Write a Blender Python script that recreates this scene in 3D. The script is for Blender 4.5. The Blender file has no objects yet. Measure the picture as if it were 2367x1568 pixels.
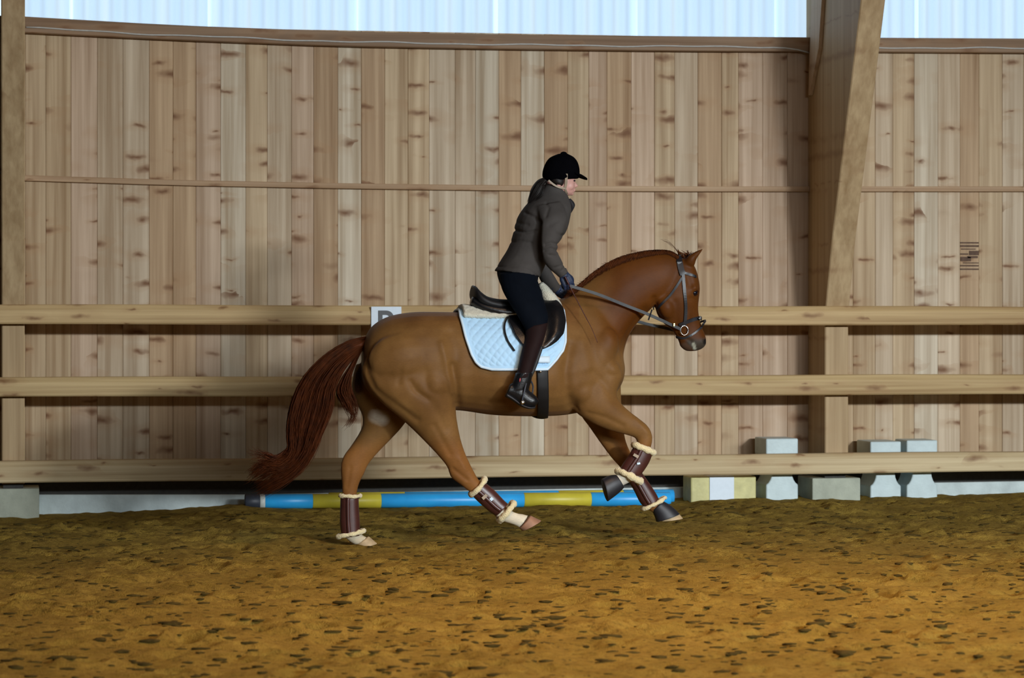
import bpy, bmesh, math, random
import numpy as np
from mathutils import Vector, Matrix
from mathutils.bvhtree import BVHTree

random.seed(7)
rng = np.random.default_rng(7)
sc = bpy.context.scene
COL = sc.collection

# ------------------------------------------------------------------ camera
F, CX, HOR, H = 6300.0, 1183.5, 715.0, 1.5
PSI = math.atan(1143.0 / F)
cam_d = bpy.data.cameras.new('camera')
cam = bpy.data.objects.new('camera', cam_d)
COL.objects.link(cam)
cam.location = (0, 0, H)
cam.rotation_euler = (math.pi / 2, 0, -PSI)
cam_d.sensor_fit = 'HORIZONTAL'
cam_d.sensor_width = 36
cam_d.lens = F * 36 / 2367
cam_d.shift_y = -(784.0 - HOR) / 2367
cam_d.clip_end = 200
sc.camera = cam
cam_d.dof.use_dof = True
cam_d.dof.focus_distance = 17.35
cam_d.dof.aperture_fstop = 3.6

# ------------------------------------------------------------------ light
world = bpy.data.worlds.new('world')
sc.world = world
world.use_nodes = True
bg = world.node_tree.nodes['Background']
bg.inputs[0].default_value = (0.66, 0.80, 1.0, 1)
bg.inputs[1].default_value = 0.045


def lamp(name, kind, loc, target, energy, color, size=1.0, size_y=None, spot=None):
    d = bpy.data.lights.new(name, kind)
    d.energy = energy
    d.color = color
    if kind == 'AREA':
        d.size = size
        if size_y:
            d.shape = 'RECTANGLE'
            d.size_y = size_y
    elif kind == 'SPOT':
        d.shadow_soft_size = size
        d.spot_size = spot[0]
        d.spot_blend = spot[1]
    o = bpy.data.objects.new(name, d)
    COL.objects.link(o)
    o.location = loc
    o.rotation_euler = (Vector(target) - Vector(loc)).to_track_quat('-Z', 'Y').to_euler()
    return o


# the daylight band and a floodlight on the open side of the hall behind the camera, and a lamp under the roof
fl_ = lamp('daylight_band', 'AREA', (11.0, -4.5, 5.2), (4.6, 20.0, -1.0), 372, (0.90, 0.97, 1.0), 19.0, 0.5)
fl_.data.spread = math.radians(54)
fl_ = lamp('flood_light', 'AREA', (11.8, -4.5, 5.2), (5.0, 20.0, -1.0), 230, (0.92, 0.97, 1.0), 2.2, 0.5)
fl_.data.spread = math.radians(54)
lamp('roof_lamp', 'SPOT', (3.7, 12.1, 6.2), (3.7, 12.4, 0), 1800, (1.0, 0.62, 0.36), 0.5, spot=(1.75, 1.0))

sc.view_settings.view_transform = 'Standard'
sc.view_settings.look = 'None'
sc.view_settings.gamma = 1.0
sc.view_settings.use_curve_mapping = False
sc.view_settings.exposure = 0.0
sc.cycles.use_denoising = True
sc.cycles.max_bounces = 6

# ------------------------------------------------------------------ helpers
CP, SP = math.cos(PSI), math.sin(PSI)


def P(px, py, Y):
    """world point on the plane y=Y that the photograph shows at a pixel"""
    a = (px - CX) / F
    t = Y / (CP - SP * a)
    return Vector((t * (SP + CP * a), Y, H + t * (HOR - py) / F))


def wloc(o):
    v = Vector((0, 0, 0))
    while o:
        v += o.location
        o = o.parent
    return v


def tag(o, label=None, cat=None, group=None, kind=None):
    if label: o['label'] = label
    if cat: o['category'] = cat
    if group: o['group'] = group
    if kind: o['kind'] = kind
    return o


def empty(name, loc):
    o = bpy.data.objects.new(name, None)
    COL.objects.link(o)
    o.location = loc
    o.empty_display_size = 0.1
    return o


def mk(name, verts, faces, mat=None, parent=None, smooth=False, origin=None, mats=None):
    v = np.array([tuple(p) for p in verts], dtype=float)
    if parent is not None:
        off = np.array(wloc(parent))
    elif origin is not None:
        off = np.array(origin, dtype=float)
    else:
        off = np.array([(v[:, 0].min() + v[:, 0].max()) / 2, (v[:, 1].min() + v[:, 1].max()) / 2, v[:, 2].min()])
    me = bpy.data.meshes.new(name)
    me.from_pydata((v - off).tolist(), [], [tuple(int(i) for i in f) for f in faces])
    me.update()
    o = bpy.data.objects.new(name, me)
    COL.objects.link(o)
    if parent is not None:
        o.parent = parent
    else:
        o.location = off
    if mat: me.materials.append(mat)
    if smooth:
        me.polygons.foreach_set('use_smooth', [True] * len(me.polygons))
    return o


class MB:
    def __init__(s):
        s.v, s.f = [], []

    def add(s, v, f):
        n = len(s.v)
        s.v += [Vector(p) for p in v]
        s.f += [tuple(i + n for i in q) for q in f]
        return s

    def box(s, a, b):
        (x0, y0, z0), (x1, y1, z1) = a, b
        return s.add([(x0, y0, z0), (x1, y0, z0), (x1, y1, z0), (x0, y1, z0),
                      (x0, y0, z1), (x1, y0, z1), (x1, y1, z1), (x0, y1, z1)],
                     [(0, 3, 2, 1), (4, 5, 6, 7), (0, 1, 5, 4), (1, 2, 6, 5), (2, 3, 7, 6), (3, 0, 4, 7)])

    def rings(s, rings, cap=True, closed=False):
        """loft a list of equal-length rings of points"""
        n = len(rings[0])
        v = [p for r in rings for p in r]
        f = []
        m = len(rings)
        for i in range(m if closed else m - 1):
            for j in range(n):
                a, b = i * n + j, i * n + (j + 1) % n
                c, d = ((i + 1) % m) * n + (j + 1) % n, ((i + 1) % m) * n + j
                f.append((a, b, c, d))
        if cap and not closed:
            f.append(tuple(reversed(range(n))))
            f.append(tuple(range((m - 1) * n, m * n)))
        return s.add(v, f)

    def tube(s, pts, rad, n=8, cap=True, flat=1.0, closed=False):
        """swept tube through 3-D points; rad scalar or list"""
        pts = [Vector(p) for p in pts]
        m = len(pts)
        if not hasattr(rad, '__len__'): rad = [rad] * m
        rings = []
        up = None
        for i in range(m):
            if closed:
                t = pts[(i + 1) % m] - pts[i - 1]
            else:
                t = pts[min(i + 1, m - 1)] - pts[max(i - 1, 0)]
            if t.length < 1e-9: t = Vector((0, 0, 1))
            t.normalize()
            if up is None:
                up = Vector((0, 1, 0)) if abs(t.y) < 0.9 else Vector((1, 0, 0))
            u = up - t * up.dot(t)
            u.normalize()
            up = u
            w = t.cross(u)
            rings.append([pts[i] + (u * math.cos(2 * math.pi * k / n) * flat + w * math.sin(2 * math.pi * k / n)) * rad[i] for k in range(n)])
        return s.rings(rings, cap, closed)

    def build(s, name, mat=None, parent=None, smooth=False, origin=None):
        return mk(name, s.v, s.f, mat, parent, smooth, origin)


def catmull(rows, sub):
    """dense Catmull-Rom through rows of numbers"""
    A = np.array(rows, dtype=float)
    n = len(A)
    out = []
    for i in range(n - 1):
        p0, p1, p2, p3 = A[max(i - 1, 0)], A[i], A[i + 1], A[min(i + 2, n - 1)]
        for k in range(sub):
            t = k / sub
            out.append(0.5 * (2 * p1 + (p2 - p0) * t + (2 * p0 - 5 * p1 + 4 * p2 - p3) * t * t + (3 * p1 - p0 - 3 * p2 + p3) * t ** 3))
    out.append(A[-1])
    return np.array(out)


def spline3(pts, sub=6):
    return [Vector(p) for p in catmull([tuple(p) for p in pts], sub)]


def bevel(o, w=0.004, seg=2):
    m = o.modifiers.new('bevel', 'BEVEL')
    m.width = w
    m.segments = seg
    m.limit_method = 'ANGLE'
    return o


def evald(o):
    """bake the modifiers of o into its mesh"""
    dg = bpy.context.evaluated_depsgraph_get()
    dg.update()
    me = bpy.data.meshes.new_from_object(o.evaluated_get(dg))
    old = o.data
    o.modifiers.clear()
    o.data = me
    return o


def remesh(o, voxel, smooth_it=6, fac=0.5):
    m = o.modifiers.new('r', 'REMESH')
    m.mode = 'VOXEL'
    m.voxel_size = voxel
    if smooth_it:
        s = o.modifiers.new('s', 'SMOOTH')
        s.factor = fac
        s.iterations = smooth_it
    evald(o)
    o.data.polygons.foreach_set('use_smooth', [True] * len(o.data.polygons))
    return o


# ------------------------------------------------------------------ materials
def new_mat(name):
    m = bpy.data.materials.new(name)
    m.use_nodes = True
    nt = m.node_tree
    b = nt.nodes['Principled BSDF']
    return m, nt, b


def N(nt, kind, **kw):
    n = nt.nodes.new(kind)
    for k, v in kw.items():
        if k.startswith('i_'):
            key = k[2:]
            key = int(key) if key.isdigit() else key.replace('_', ' ')
            n.inputs[key].default_value = v
        else:
            setattr(n, k, v)
    return n


def ramp(nt, fac, stops):
    r = nt.nodes.new('ShaderNodeValToRGB')
    e = r.color_ramp.elements
    while len(e) < len(stops): e.new(0.5)
    for el, (p, c) in zip(e, stops):
        el.position = p
        el.color = (*c, 1) if len(c) == 3 else c
    nt.links.new(fac, r.inputs[0])
    return r.outputs[0]


def mix(nt, fac, a, b, mode='MIX'):
    n = nt.nodes.new('ShaderNodeMix')
    n.data_type = 'RGBA'
    n.blend_type = mode
    for key, val in ((0, fac), (6, a), (7, b)):
        if isinstance(val, (int, float)):
            n.inputs[key].default_value = val
        elif isinstance(val, tuple):
            n.inputs[key].default_value = (*val, 1) if len(val) == 3 else val
        else:
            nt.links.new(val, n.inputs[key])
    return n.outputs[2]


def plain(name, col, rough=0.6, metal=0.0, spec=0.5, var=0.12, scale=30.0, bump=0.0, bscale=None, sheen=0.0):
    m, nt, b = new_mat(name)
    tc = N(nt, 'ShaderNodeTexCoord')
    no = N(nt, 'ShaderNodeTexNoise', i_Scale=scale, i_Detail=4.0)
    nt.links.new(tc.outputs['Object'], no.inputs['Vector'])
    c = ramp(nt, no.outputs[0], [(0.25, tuple(x * (1 - var) for x in col)), (0.75, tuple(min(1, x * (1 + var)) for x in col))])
    nt.links.new(c, b.inputs['Base Color'])
    b.inputs['Roughness'].default_value = rough
    b.inputs['Metallic'].default_value = metal
    b.inputs['Specular IOR Level'].default_value = spec
    if sheen:
        b.inputs['Sheen Weight'].default_value = sheen
        b.inputs['Sheen Roughness'].default_value = 0.5
    if bump:
        n2 = N(nt, 'ShaderNodeTexNoise', i_Scale=bscale or scale * 3, i_Detail=3.0)
        nt.links.new(tc.outputs['Object'], n2.inputs['Vector'])
        bp = N(nt, 'ShaderNodeBump', i_Strength=bump, i_Distance=0.01)
        nt.links.new(n2.outputs[0], bp.inputs['Height'])
        nt.links.new(bp.outputs[0], b.inputs['Normal'])
    return m


def wood(name, axis, base=None, knots=1.0, rough=0.62, contrast=0.22):
    """softwood with long grain along axis ('X' or 'Z') and brown knots; tone from the object colour"""
    m, nt, b = new_mat(name)
    tc = N(nt, 'ShaderNodeTexCoord')
    oi = N(nt, 'ShaderNodeObjectInfo')
    off = N(nt, 'ShaderNodeVectorMath', operation='SCALE')
    off.inputs[0].default_value = (37.0, 11.0, 53.0)
    nt.links.new(oi.outputs['Random'], off.inputs['Scale'])
    add = N(nt, 'ShaderNodeVectorMath', operation='ADD')
    nt.links.new(tc.outputs['Object'], add.inputs[0])
    nt.links.new(off.outputs[0], add.inputs[1])

    def scaled(v):
        s = N(nt, 'ShaderNodeVectorMath', operation='MULTIPLY')
        s.inputs[1].default_value = v
        nt.links.new(add.outputs[0], s.inputs[0])
        return s.outputs[0]
    X = axis == 'X'
    kv = scaled((2.6, 3.0, 8.0) if not X else (2.8, 3.0, 11.0))
    wob = N(nt, 'ShaderNodeTexNoise', i_Scale=9.0, i_Detail=2.0)
    nt.links.new(add.outputs[0], wob.inputs['Vector'])
    wv = mix(nt, 0.5, kv, wob.outputs['Color'], 'ADD')
    vo = N(nt, 'ShaderNodeTexVoronoi', i_Scale=1.0, voronoi_dimensions='2D')
    sx = N(nt, 'ShaderNodeSeparateXYZ')
    cxy = N(nt, 'ShaderNodeCombineXYZ')
    nt.links.new(wv, sx.inputs[0])
    nt.links.new(sx.outputs[0], cxy.inputs[0])
    nt.links.new(sx.outputs[2], cxy.inputs[1])
    nt.links.new(cxy.outputs[0], vo.inputs['Vector'])
    sep = N(nt, 'ShaderNodeSeparateColor')
    nt.links.new(vo.outputs['Color'], sep.inputs[0])
    sz = N(nt, 'ShaderNodeMath', operation='MULTIPLY_ADD')
    nt.links.new(sep.outputs[1], sz.inputs[0])
    sz.inputs[1].default_value = 1.5
    sz.inputs[2].default_value = 0.35
    dv = N(nt, 'ShaderNodeMath', operation='DIVIDE')
    nt.links.new(vo.outputs['Distance'], dv.inputs[0])
    nt.links.new(sz.outputs[0], dv.inputs[1])
    km = ramp(nt, dv.outputs[0], [(0.03, (1, 1, 1)), (0.19, (0, 0, 0))])
    halo = ramp(nt, dv.outputs[0], [(0.08, (1, 1, 1)), (0.48, (0, 0, 0))])
    keep = ramp(nt, sep.outputs[0], [(0.42, (0, 0, 0)), (0.50, (1, 1, 1))])
    km = mix(nt, 1.0, km, keep, 'MULTIPLY')
    halo = mix(nt, 1.0, halo, keep, 'MULTIPLY')
    g1 = N(nt, 'ShaderNodeTexNoise', i_Scale=1.0, i_Detail=5.0, i_Roughness=0.6, i_Distortion=0.25)
    nt.links.new(scaled((26.0, 26.0, 0.55) if not X else (0.5, 30.0, 30.0)), g1.inputs['Vector'])
    g2 = N(nt, 'ShaderNodeTexNoise', i_Scale=1.0, i_Detail=3.0)
    nt.links.new(scaled((11.0, 11.0, 0.35) if not X else (0.35, 12.0, 12.0)), g2.inputs['Vector'])
    if base is None:
        tone = oi.outputs['Color']
    else:
        rgb = N(nt, 'ShaderNodeRGB')
        rgb.outputs[0].default_value = (*base, 1)
        tone = rgb.outputs[0]
    dk = mix(nt, 1.0, tone, (1 - contrast * 2.0, 1 - contrast * 2.4, 1 - contrast * 2.8), 'MULTIPLY')
    lt = mix(nt, 1.0, tone, (1.14, 1.16, 1.2), 'MULTIPLY')
    c = mix(nt, ramp(nt, g1.outputs[0], [(0.32, (0, 0, 0)), (0.68, (1, 1, 1))]), dk, lt)
    c2 = mix(nt, ramp(nt, g2.outputs[0], [(0.35, (0, 0, 0)), (0.65, (1, 1, 1))]), dk, lt)
    c = mix(nt, 0.5, c, c2)
    hal = N(nt, 'ShaderNodeMath', operation='MULTIPLY')
    nt.links.new(halo, hal.inputs[0])
    hal.inputs[1].default_value = 0.36 * knots
    c = mix(nt, hal.outputs[0], c, (0.40, 0.22, 0.10))
    kk = N(nt, 'ShaderNodeMath', operation='MULTIPLY')
    nt.links.new(km, kk.inputs[0])
    kk.inputs[1].default_value = 0.9 * knots
    c = mix(nt, kk.outputs[0], c, (0.17, 0.07, 0.025))
    nt.links.new(c, b.inputs['Base Color'])
    b.inputs['Roughness'].default_value = rough
    b.inputs['Specular IOR Level'].default_value = 0.3
    bp = N(nt, 'ShaderNodeBump', i_Strength=0.25, i_Distance=0.004)
    nt.links.new(g1.outputs[0], bp.inputs['Height'])
    nt.links.new(bp.outputs[0], b.inputs['Normal'])
    return m


M = {}
M['board'] = wood('spruce_board', 'Z')
M['rail'] = wood('spruce_rail', 'X', knots=0.8)
M['glulam'] = wood('glulam', 'Z', knots=0.35, contrast=0.16)
M['beam'] = wood('beam_wood', 'X', knots=0.7)
M['concrete'] = plain('concrete', (0.60, 0.70, 0.71), 0.85, var=0.22, scale=6, bump=0.3, bscale=60)
M['pedestal'] = plain('pedestal_concrete', (0.44, 0.47, 0.38), 0.85, var=0.2, scale=7, bump=0.3, bscale=60)
M['bitumen'] = plain('bitumen', (0.045, 0.044, 0.040), 0.8, var=0.2)
M['dark_back'] = plain('wall_backing', (0.05, 0.03, 0.02), 0.9)
M['cable'] = plain('cable_sheath', (0.50, 0.50, 0.48), 0.5)
M['ink'] = plain('stamp_ink', (0.12, 0.07, 0.045), 0.8, var=0.3)
M['sign'] = plain('sign_enamel', (0.70, 0.80, 0.90), 0.35, var=0.03)
M['black_paint'] = plain('black_paint', (0.012, 0.013, 0.018), 0.4)
M['block'] = plain('white_plastic', (0.57, 0.69, 0.71), 0.5, var=0.10, scale=9, bump=0.15, bscale=40)
M['block_yellow'] = plain('yellowed_plastic', (0.62, 0.58, 0.26), 0.55, var=0.18, scale=12, bump=0.2)
M['pole_blue'] = plain('pole_blue', (0.03, 0.42, 1.0), 0.38, var=0.15, scale=8)
M['pole_yellow'] = plain('pole_yellow', (0.66, 0.56, 0.05), 0.42, var=0.12, scale=8)
M['pole_orange'] = plain('pole_orange', (0.85, 0.46, 0.01), 0.4, var=0.08)
M['pole_red'] = plain('pole_end_red', (0.42, 0.07, 0.015), 0.45)
M['pole_dark'] = plain('pole_dark', (0.035, 0.042, 0.06), 0.5)
M['pole_white'] = plain('pole_white', (0.62, 0.66, 0.62), 0.45)
M['leather_black'] = plain('black_leather', (0.004, 0.005, 0.007), 0.34, var=0.2, scale=40, bump=0.1)
M['leather_matt'] = plain('black_suede', (0.003, 0.0035, 0.005), 0.6, var=0.2, scale=40)
M['strap'] = plain('strap_leather', (0.014, 0.016, 0.021), 0.42, var=0.2)
M['rein'] = plain('rein_webbing', (0.045, 0.050, 0.055), 0.6, var=0.2)
M['boot_brown'] = plain('brown_boot_leather', (0.060, 0.018, 0.014), 0.36, var=0.2, scale=25)
M['fleece'] = plain('cream_fleece', (0.80, 0.70, 0.42), 0.95, var=0.12, scale=60, bump=0.8, bscale=140, sheen=0.4)
M['fleece_pale'] = plain('pale_fleece', (0.66, 0.64, 0.52), 0.95, var=0.1, scale=60, bump=0.8, bscale=140, sheen=0.4)
M['pad'] = plain('white_quilt', (0.45, 0.72, 1.0), 0.8, var=0.03, scale=25, bump=0.1, bscale=300)
M['piping'] = plain('white_piping', (0.62, 0.80, 0.96), 0.6, var=0.02)
M['metal'] = plain('steel', (0.62, 0.66, 0.70), 0.18, metal=1.0, var=0.05)
M['brass'] = plain('brass', (0.75, 0.60, 0.25), 0.25, metal=1.0, var=0.05)
M['velvet'] = plain('black_velvet', (0.002, 0.002, 0.003), 0.95, spec=0.02, var=0.2)
M['jacket'] = plain('grey_brown_softshell', (0.060, 0.055, 0.052), 0.8, spec=0.2, var=0.10, scale=14, bump=0.25, bscale=22)
M['collar_dark'] = plain('dark_collar', (0.008, 0.008, 0.012), 0.7)
M['breeches'] = plain('navy_breeches', (0.0022, 0.0042, 0.0085), 0.8, spec=0.08, var=0.15, scale=16, bump=0.15, bscale=25)
M['chaps'] = plain('brown_half_chaps', (0.014, 0.006, 0.006), 0.75, spec=0.15, var=0.15)
M['glove'] = plain('navy_glove', (0.008, 0.020, 0.060), 0.6, var=0.25, scale=50)
M['skin'] = plain('skin', (0.62, 0.34, 0.29), 0.5, var=0.06, scale=20)
M['hair'] = plain('dark_brown_hair', (0.008, 0.0045, 0.003), 0.6, var=0.35, scale=60)
M['strap_beige'] = plain('beige_strap', (0.36, 0.29, 0.21), 0.6)
M['horn'] = plain('hoof_horn', (0.30, 0.16, 0.10), 0.55, var=0.2, scale=30)
M['horn_pale'] = plain('pale_hoof_horn', (0.45, 0.34, 0.20), 0.6, var=0.2, scale=30)
M['rubber'] = plain('black_rubber', (0.012, 0.013, 0.018), 0.5, var=0.2)
M['rubber_olive'] = plain('dusty_rubber', (0.05, 0.042, 0.02), 0.7, var=0.3)
M['eye'] = plain('horse_eye', (0.004, 0.005, 0.010), 0.06, var=0.1)
M['lid'] = plain('dark_lid', (0.030, 0.010, 0.004), 0.9, spec=0.05)
M['red_badge'] = plain('red_badge', (0.35, 0.05, 0.06), 0.5)
M['whip'] = plain('whip_shaft', (0.06, 0.012, 0.010), 0.5)


def poly_mat():
    m, nt, b = new_mat('translucent_sheet')
    out = nt.nodes['Material Output']
    nt.nodes.remove(b)
    tc = N(nt, 'ShaderNodeTexCoord')
    oi = N(nt, 'ShaderNodeObjectInfo')
    sp = N(nt, 'ShaderNodeVectorMath', operation='MULTIPLY')
    sp.inputs[1].default_value = (9.0, 0.0, 0.25)
    nt.links.new(tc.outputs['Object'], sp.inputs[0])
    no = N(nt, 'ShaderNodeTexNoise', i_Scale=1.0, i_Detail=2.0)
    nt.links.new(sp.outputs[0], no.inputs['Vector'])
    c = ramp(nt, no.outputs[0], [(0.3, (0.60, 0.80, 1.0)), (0.7, (0.78, 0.92, 1.0))])
    em = N(nt, 'ShaderNodeEmission', i_Strength=0.46)
    nt.links.new(c, em.inputs[0])
    tr = N(nt, 'ShaderNodeBsdfTranslucent')
    tr.inputs[0].default_value = (0.75, 0.85, 0.95, 1)
    ad = N(nt, 'ShaderNodeAddShader')
    nt.links.new(em.outputs[0], ad.inputs[0])
    nt.links.new(tr.outputs[0], ad.inputs[1])
    nt.links.new(ad.outputs[0], out.inputs[0])
    return m


M['sheet'] = poly_mat()


def sand_mat():
    m, nt, b = new_mat('riding_sand')
    tc = N(nt, 'ShaderNodeTexCoord')
    n1 = N(nt, 'ShaderNodeTexNoise', i_Scale=2.2, i_Detail=6.0, i_Roughness=0.65)
    n2 = N(nt, 'ShaderNodeTexNoise', i_Scale=28.0, i_Detail=5.0, i_Roughness=0.7)
    n3 = N(nt, 'ShaderNodeTexNoise', i_Scale=160.0, i_Detail=3.0)
    for n in (n1, n2, n3): nt.links.new(tc.outputs['Object'], n.inputs['Vector'])
    c1 = ramp(nt, n1.outputs[0], [(0.3, (0.26, 0.174, 0.030)), (0.7, (0.38, 0.256, 0.052))])
    c2 = ramp(nt, n2.outputs[0], [(0.30, (0.30, 0.28, 0.24)), (0.44, (0.88, 0.86, 0.84)), (0.75, (1.22, 1.2, 1.15))])
    c = mix(nt, 1.0, c1, c2, 'MULTIPLY')
    nt.links.new(c, b.inputs['Base Color'])
    b.inputs['Roughness'].default_value = 0.95
    b.inputs['Specular IOR Level'].default_value = 0.1
    bp = N(nt, 'ShaderNodeBump', i_Strength=0.9, i_Distance=0.02)
    ad = N(nt, 'ShaderNodeMath', operation='ADD')
    nt.links.new(n2.outputs[0], ad.inputs[0])
    nt.links.new(n3.outputs[0], ad.inputs[1])
    nt.links.new(ad.outputs[0], bp.inputs['Height'])
    nt.links.new(bp.outputs[0], b.inputs['Normal'])
    return m


M['sand'] = sand_mat()
M['clod'] = plain('damp_shade_clod', (0.062, 0.042, 0.010), 0.95, var=0.4, scale=30, bump=0.4, spec=0.1)


def coat_mat():
    m, nt, b = new_mat('chestnut_coat')
    at = N(nt, 'ShaderNodeAttribute', attribute_name='coat')
    tc = N(nt, 'ShaderNodeTexCoord')
    n1 = N(nt, 'ShaderNodeTexNoise', i_Scale=5.0, i_Detail=3.0)
    sp = N(nt, 'ShaderNodeVectorMath', operation='MULTIPLY')
    sp.inputs[1].default_value = (60.0, 60.0, 200.0)
    nt.links.new(tc.outputs['Object'], sp.inputs[0])
    nt.links.new(tc.outputs['Object'], n1.inputs['Vector'])
    n2 = N(nt, 'ShaderNodeTexNoise', i_Scale=1.0, i_Detail=2.0)
    nt.links.new(sp.outputs[0], n2.inputs['Vector'])
    v = ramp(nt, n1.outputs[0], [(0.3, (0.78, 0.73, 0.68)), (0.7, (1.16, 1.16, 1.14))])
    c = mix(nt, 1.0, at.outputs['Color'], v, 'MULTIPLY')
    c = mix(nt, 1.0, c, ramp(nt, n2.outputs[0], [(0.3, (0.92, 0.92, 0.92)), (0.7, (1.06, 1.06, 1.06))]), 'MULTIPLY')
    nt.links.new(c, b.inputs['Base Color'])
    b.inputs['Roughness'].default_value = 0.52
    b.inputs['Specular IOR Level'].default_value = 0.12
    b.inputs['Sheen Weight'].default_value = 0.03
    b.inputs['Sheen Roughness'].default_value = 0.4
    bp = N(nt, 'ShaderNodeBump', i_Strength=0.08, i_Distance=0.003)
    nt.links.new(n2.outputs[0], bp.inputs['Height'])
    nt.links.new(bp.outputs[0], b.inputs['Normal'])
    return m


M['coat'] = coat_mat()
M['tail'] = plain('chestnut_tail_hair', (0.070, 0.016, 0.002), 0.6, spec=0.15, var=0.5, scale=25)
M['mane'] = plain('chestnut_mane_hair', (0.080, 0.021, 0.004), 0.65, spec=0.15, var=0.4, scale=30)

# ------------------------------------------------------------------ the hall
WY = 21.0      # face of the boarded wall
RY = 20.43     # face of the kicking rails
CYB = 20.54    # face of the columns at their foot

# floor: raked sand as a height field
def vnoise(x, y, s, seed):
    r = np.random.default_rng(seed)
    lat = r.random((256, 256))
    X, Y = x * s, y * s
    xi, yi = np.floor(X).astype(int), np.floor(Y).astype(int)
    fx, fy = X - xi, Y - yi
    fx, fy = fx * fx * (3 - 2 * fx), fy * fy * (3 - 2 * fy)
    g = lambda a, b: lat[a % 256, b % 256]
    return (g(xi, yi) * (1 - fx) + g(xi + 1, yi) * fx) * (1 - fy) + (g(xi, yi + 1) * (1 - fx) + g(xi + 1, yi + 1) * fx) * fy


def sstep(a, b, t):
    t = np.clip((t - a) / (b - a), 0, 1)
    return t * t * (3 - 2 * t)


def ground_base(x, y):
    """gentle large-scale shape of the sand: a low bank along the wall"""
    b = sstep(18.6, 20.3, y)
    left = 1 - sstep(0.3, 1.9, x)
    return b * (-0.022 + 0.035 * sstep(4.7, 5.5, x) - 0.030 * left) + b * 0.03 * np.exp(-((x - 1.60) / 0.28) ** 2)


gx = np.arange(-1.6, 9.6, 0.022)
gy = np.arange(9.6, 21.06, 0.022)
GX, GY = np.meshgrid(gx, gy)
Z = ground_base(GX, GY)
amp = 1.0
Z = Z + 0.030 * (vnoise(GX, GY, 1.3, 1) - 0.5) * sstep(21.0, 19.0, GY) + 0.022 * (vnoise(GX, GY, 4.0, 2) - 0.5) + 0.020 * (vnoise(GX + GY * 0.3, GY, 9.0, 3) - 0.5) + 0.012 * (vnoise(GX, GY, 19.0, 4) - 0.5)
n_p = 1500
for _ in range(n_p):
    cx, cy = rng.uniform(-1.6, 9.6), rng.uniform(9.6, 20.2)
    r = rng.uniform(0.03, 0.075)
    i0, i1 = np.searchsorted(gx, cx - 3 * r), np.searchsorted(gx, cx + 3 * r)
    j0, j1 = np.searchsorted(gy, cy - 3 * r), np.searchsorted(gy, cy + 3 * r)
    d2 = ((GX[j0:j1, i0:i1] - cx) ** 2 / (r * r * rng.uniform(0.7, 1.8)) + (GY[j0:j1, i0:i1] - cy) ** 2 / (r * r))
    a = rng.uniform(0.015, 0.050)
    Z[j0:j1, i0:i1] += -a * np.exp(-d2) + 0.4 * a * np.exp(-((np.sqrt(d2) - 1.6) ** 2) * 3)


def ground_z(x, y):
    i = min(max(int(round((x - gx[0]) / 0.022)), 0), len(gx) - 1)
    j = min(max(int(round((y - gy[0]) / 0.022)), 0), len(gy) - 1)
    return float(Z[j, i])


# flatten under the standing hoof
hp = P(850, 1262, 17.24)
Z -= (Z - 0.0) * np.exp(-(((GX - hp.x) / 0.12) ** 2 + ((GY - 17.24) / 0.16) ** 2)) * 0.9
nxg, nyg = len(gx), len(gy)
idx = np.arange(nxg * nyg).reshape(nyg, nxg)
quads = np.stack([idx[:-1, :-1], idx[:-1, 1:], idx[1:, 1:], idx[1:, :-1]], -1).reshape(-1, 4)
me = bpy.data.meshes.new('floor')
me.vertices.add(nxg * nyg)
me.vertices.foreach_set('co', np.stack([GX, GY, Z], -1).reshape(-1).astype(np.float32))
me.loops.add(quads.size)
me.loops.foreach_set('vertex_index', quads.reshape(-1).astype(np.int32))
me.polygons.add(len(quads))
me.polygons.foreach_set('loop_start', np.arange(0, quads.size, 4, dtype=np.int32))
me.update()
me.validate()
me.polygons.foreach_set('use_smooth', [True] * len(me.polygons))
me.materials.append(M['sand'])
floor = bpy.data.objects.new('floor', me)
COL.objects.link(floor)
tag(floor, 'trampled brown riding sand covering the arena floor', kind='structure')
mk('outer_sand', [(-30, -25, -0.16), (40, -25, -0.16), (40, 21.3, -0.16), (-30, 21.3, -0.16)], [(0, 1, 2, 3)], M['sand'], floor)

# clods of damp sand, coloured darker to stand in for shaded hoof pits
ico = bmesh.new()
bmesh.ops.create_icosphere(ico, subdivisions=1, radius=1)
iv = np.array([v.co[:] for v in ico.verts])
ifc = [[v.index for v in f.verts] for f in ico.faces]
ico.free()
mb_v, mb_f = [], []
for k in range(3000):
    y = 9.8 + 10.2 * rng.random() ** 1.0
    x = rng.uniform(-0.9, 0.5 + y * 0.40)
    r = rng.uniform(0.008, 0.022) * (1.5 if rng.random() < 0.14 else 0.9)
    v = iv * (1 + 0.5 * (rng.random((len(iv), 1)) - 0.5)) * np.array([r * rng.uniform(1.0, 2.6), r, r * 0.36])
    n0 = len(mb_v)
    z = ground_z(x, y)
    mb_v += (v + np.array([x, y, z + r * 0.12])).tolist()
    mb_f += [[i + n0 for i in f] for f in ifc]
clods = mk('sand_clods', mb_v, mb_f, M['clod'], None, True)
tag(clods, 'small damp sand clods darkened as pit shade, strewn over the arena floor', 'clods', kind='stuff')

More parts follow.
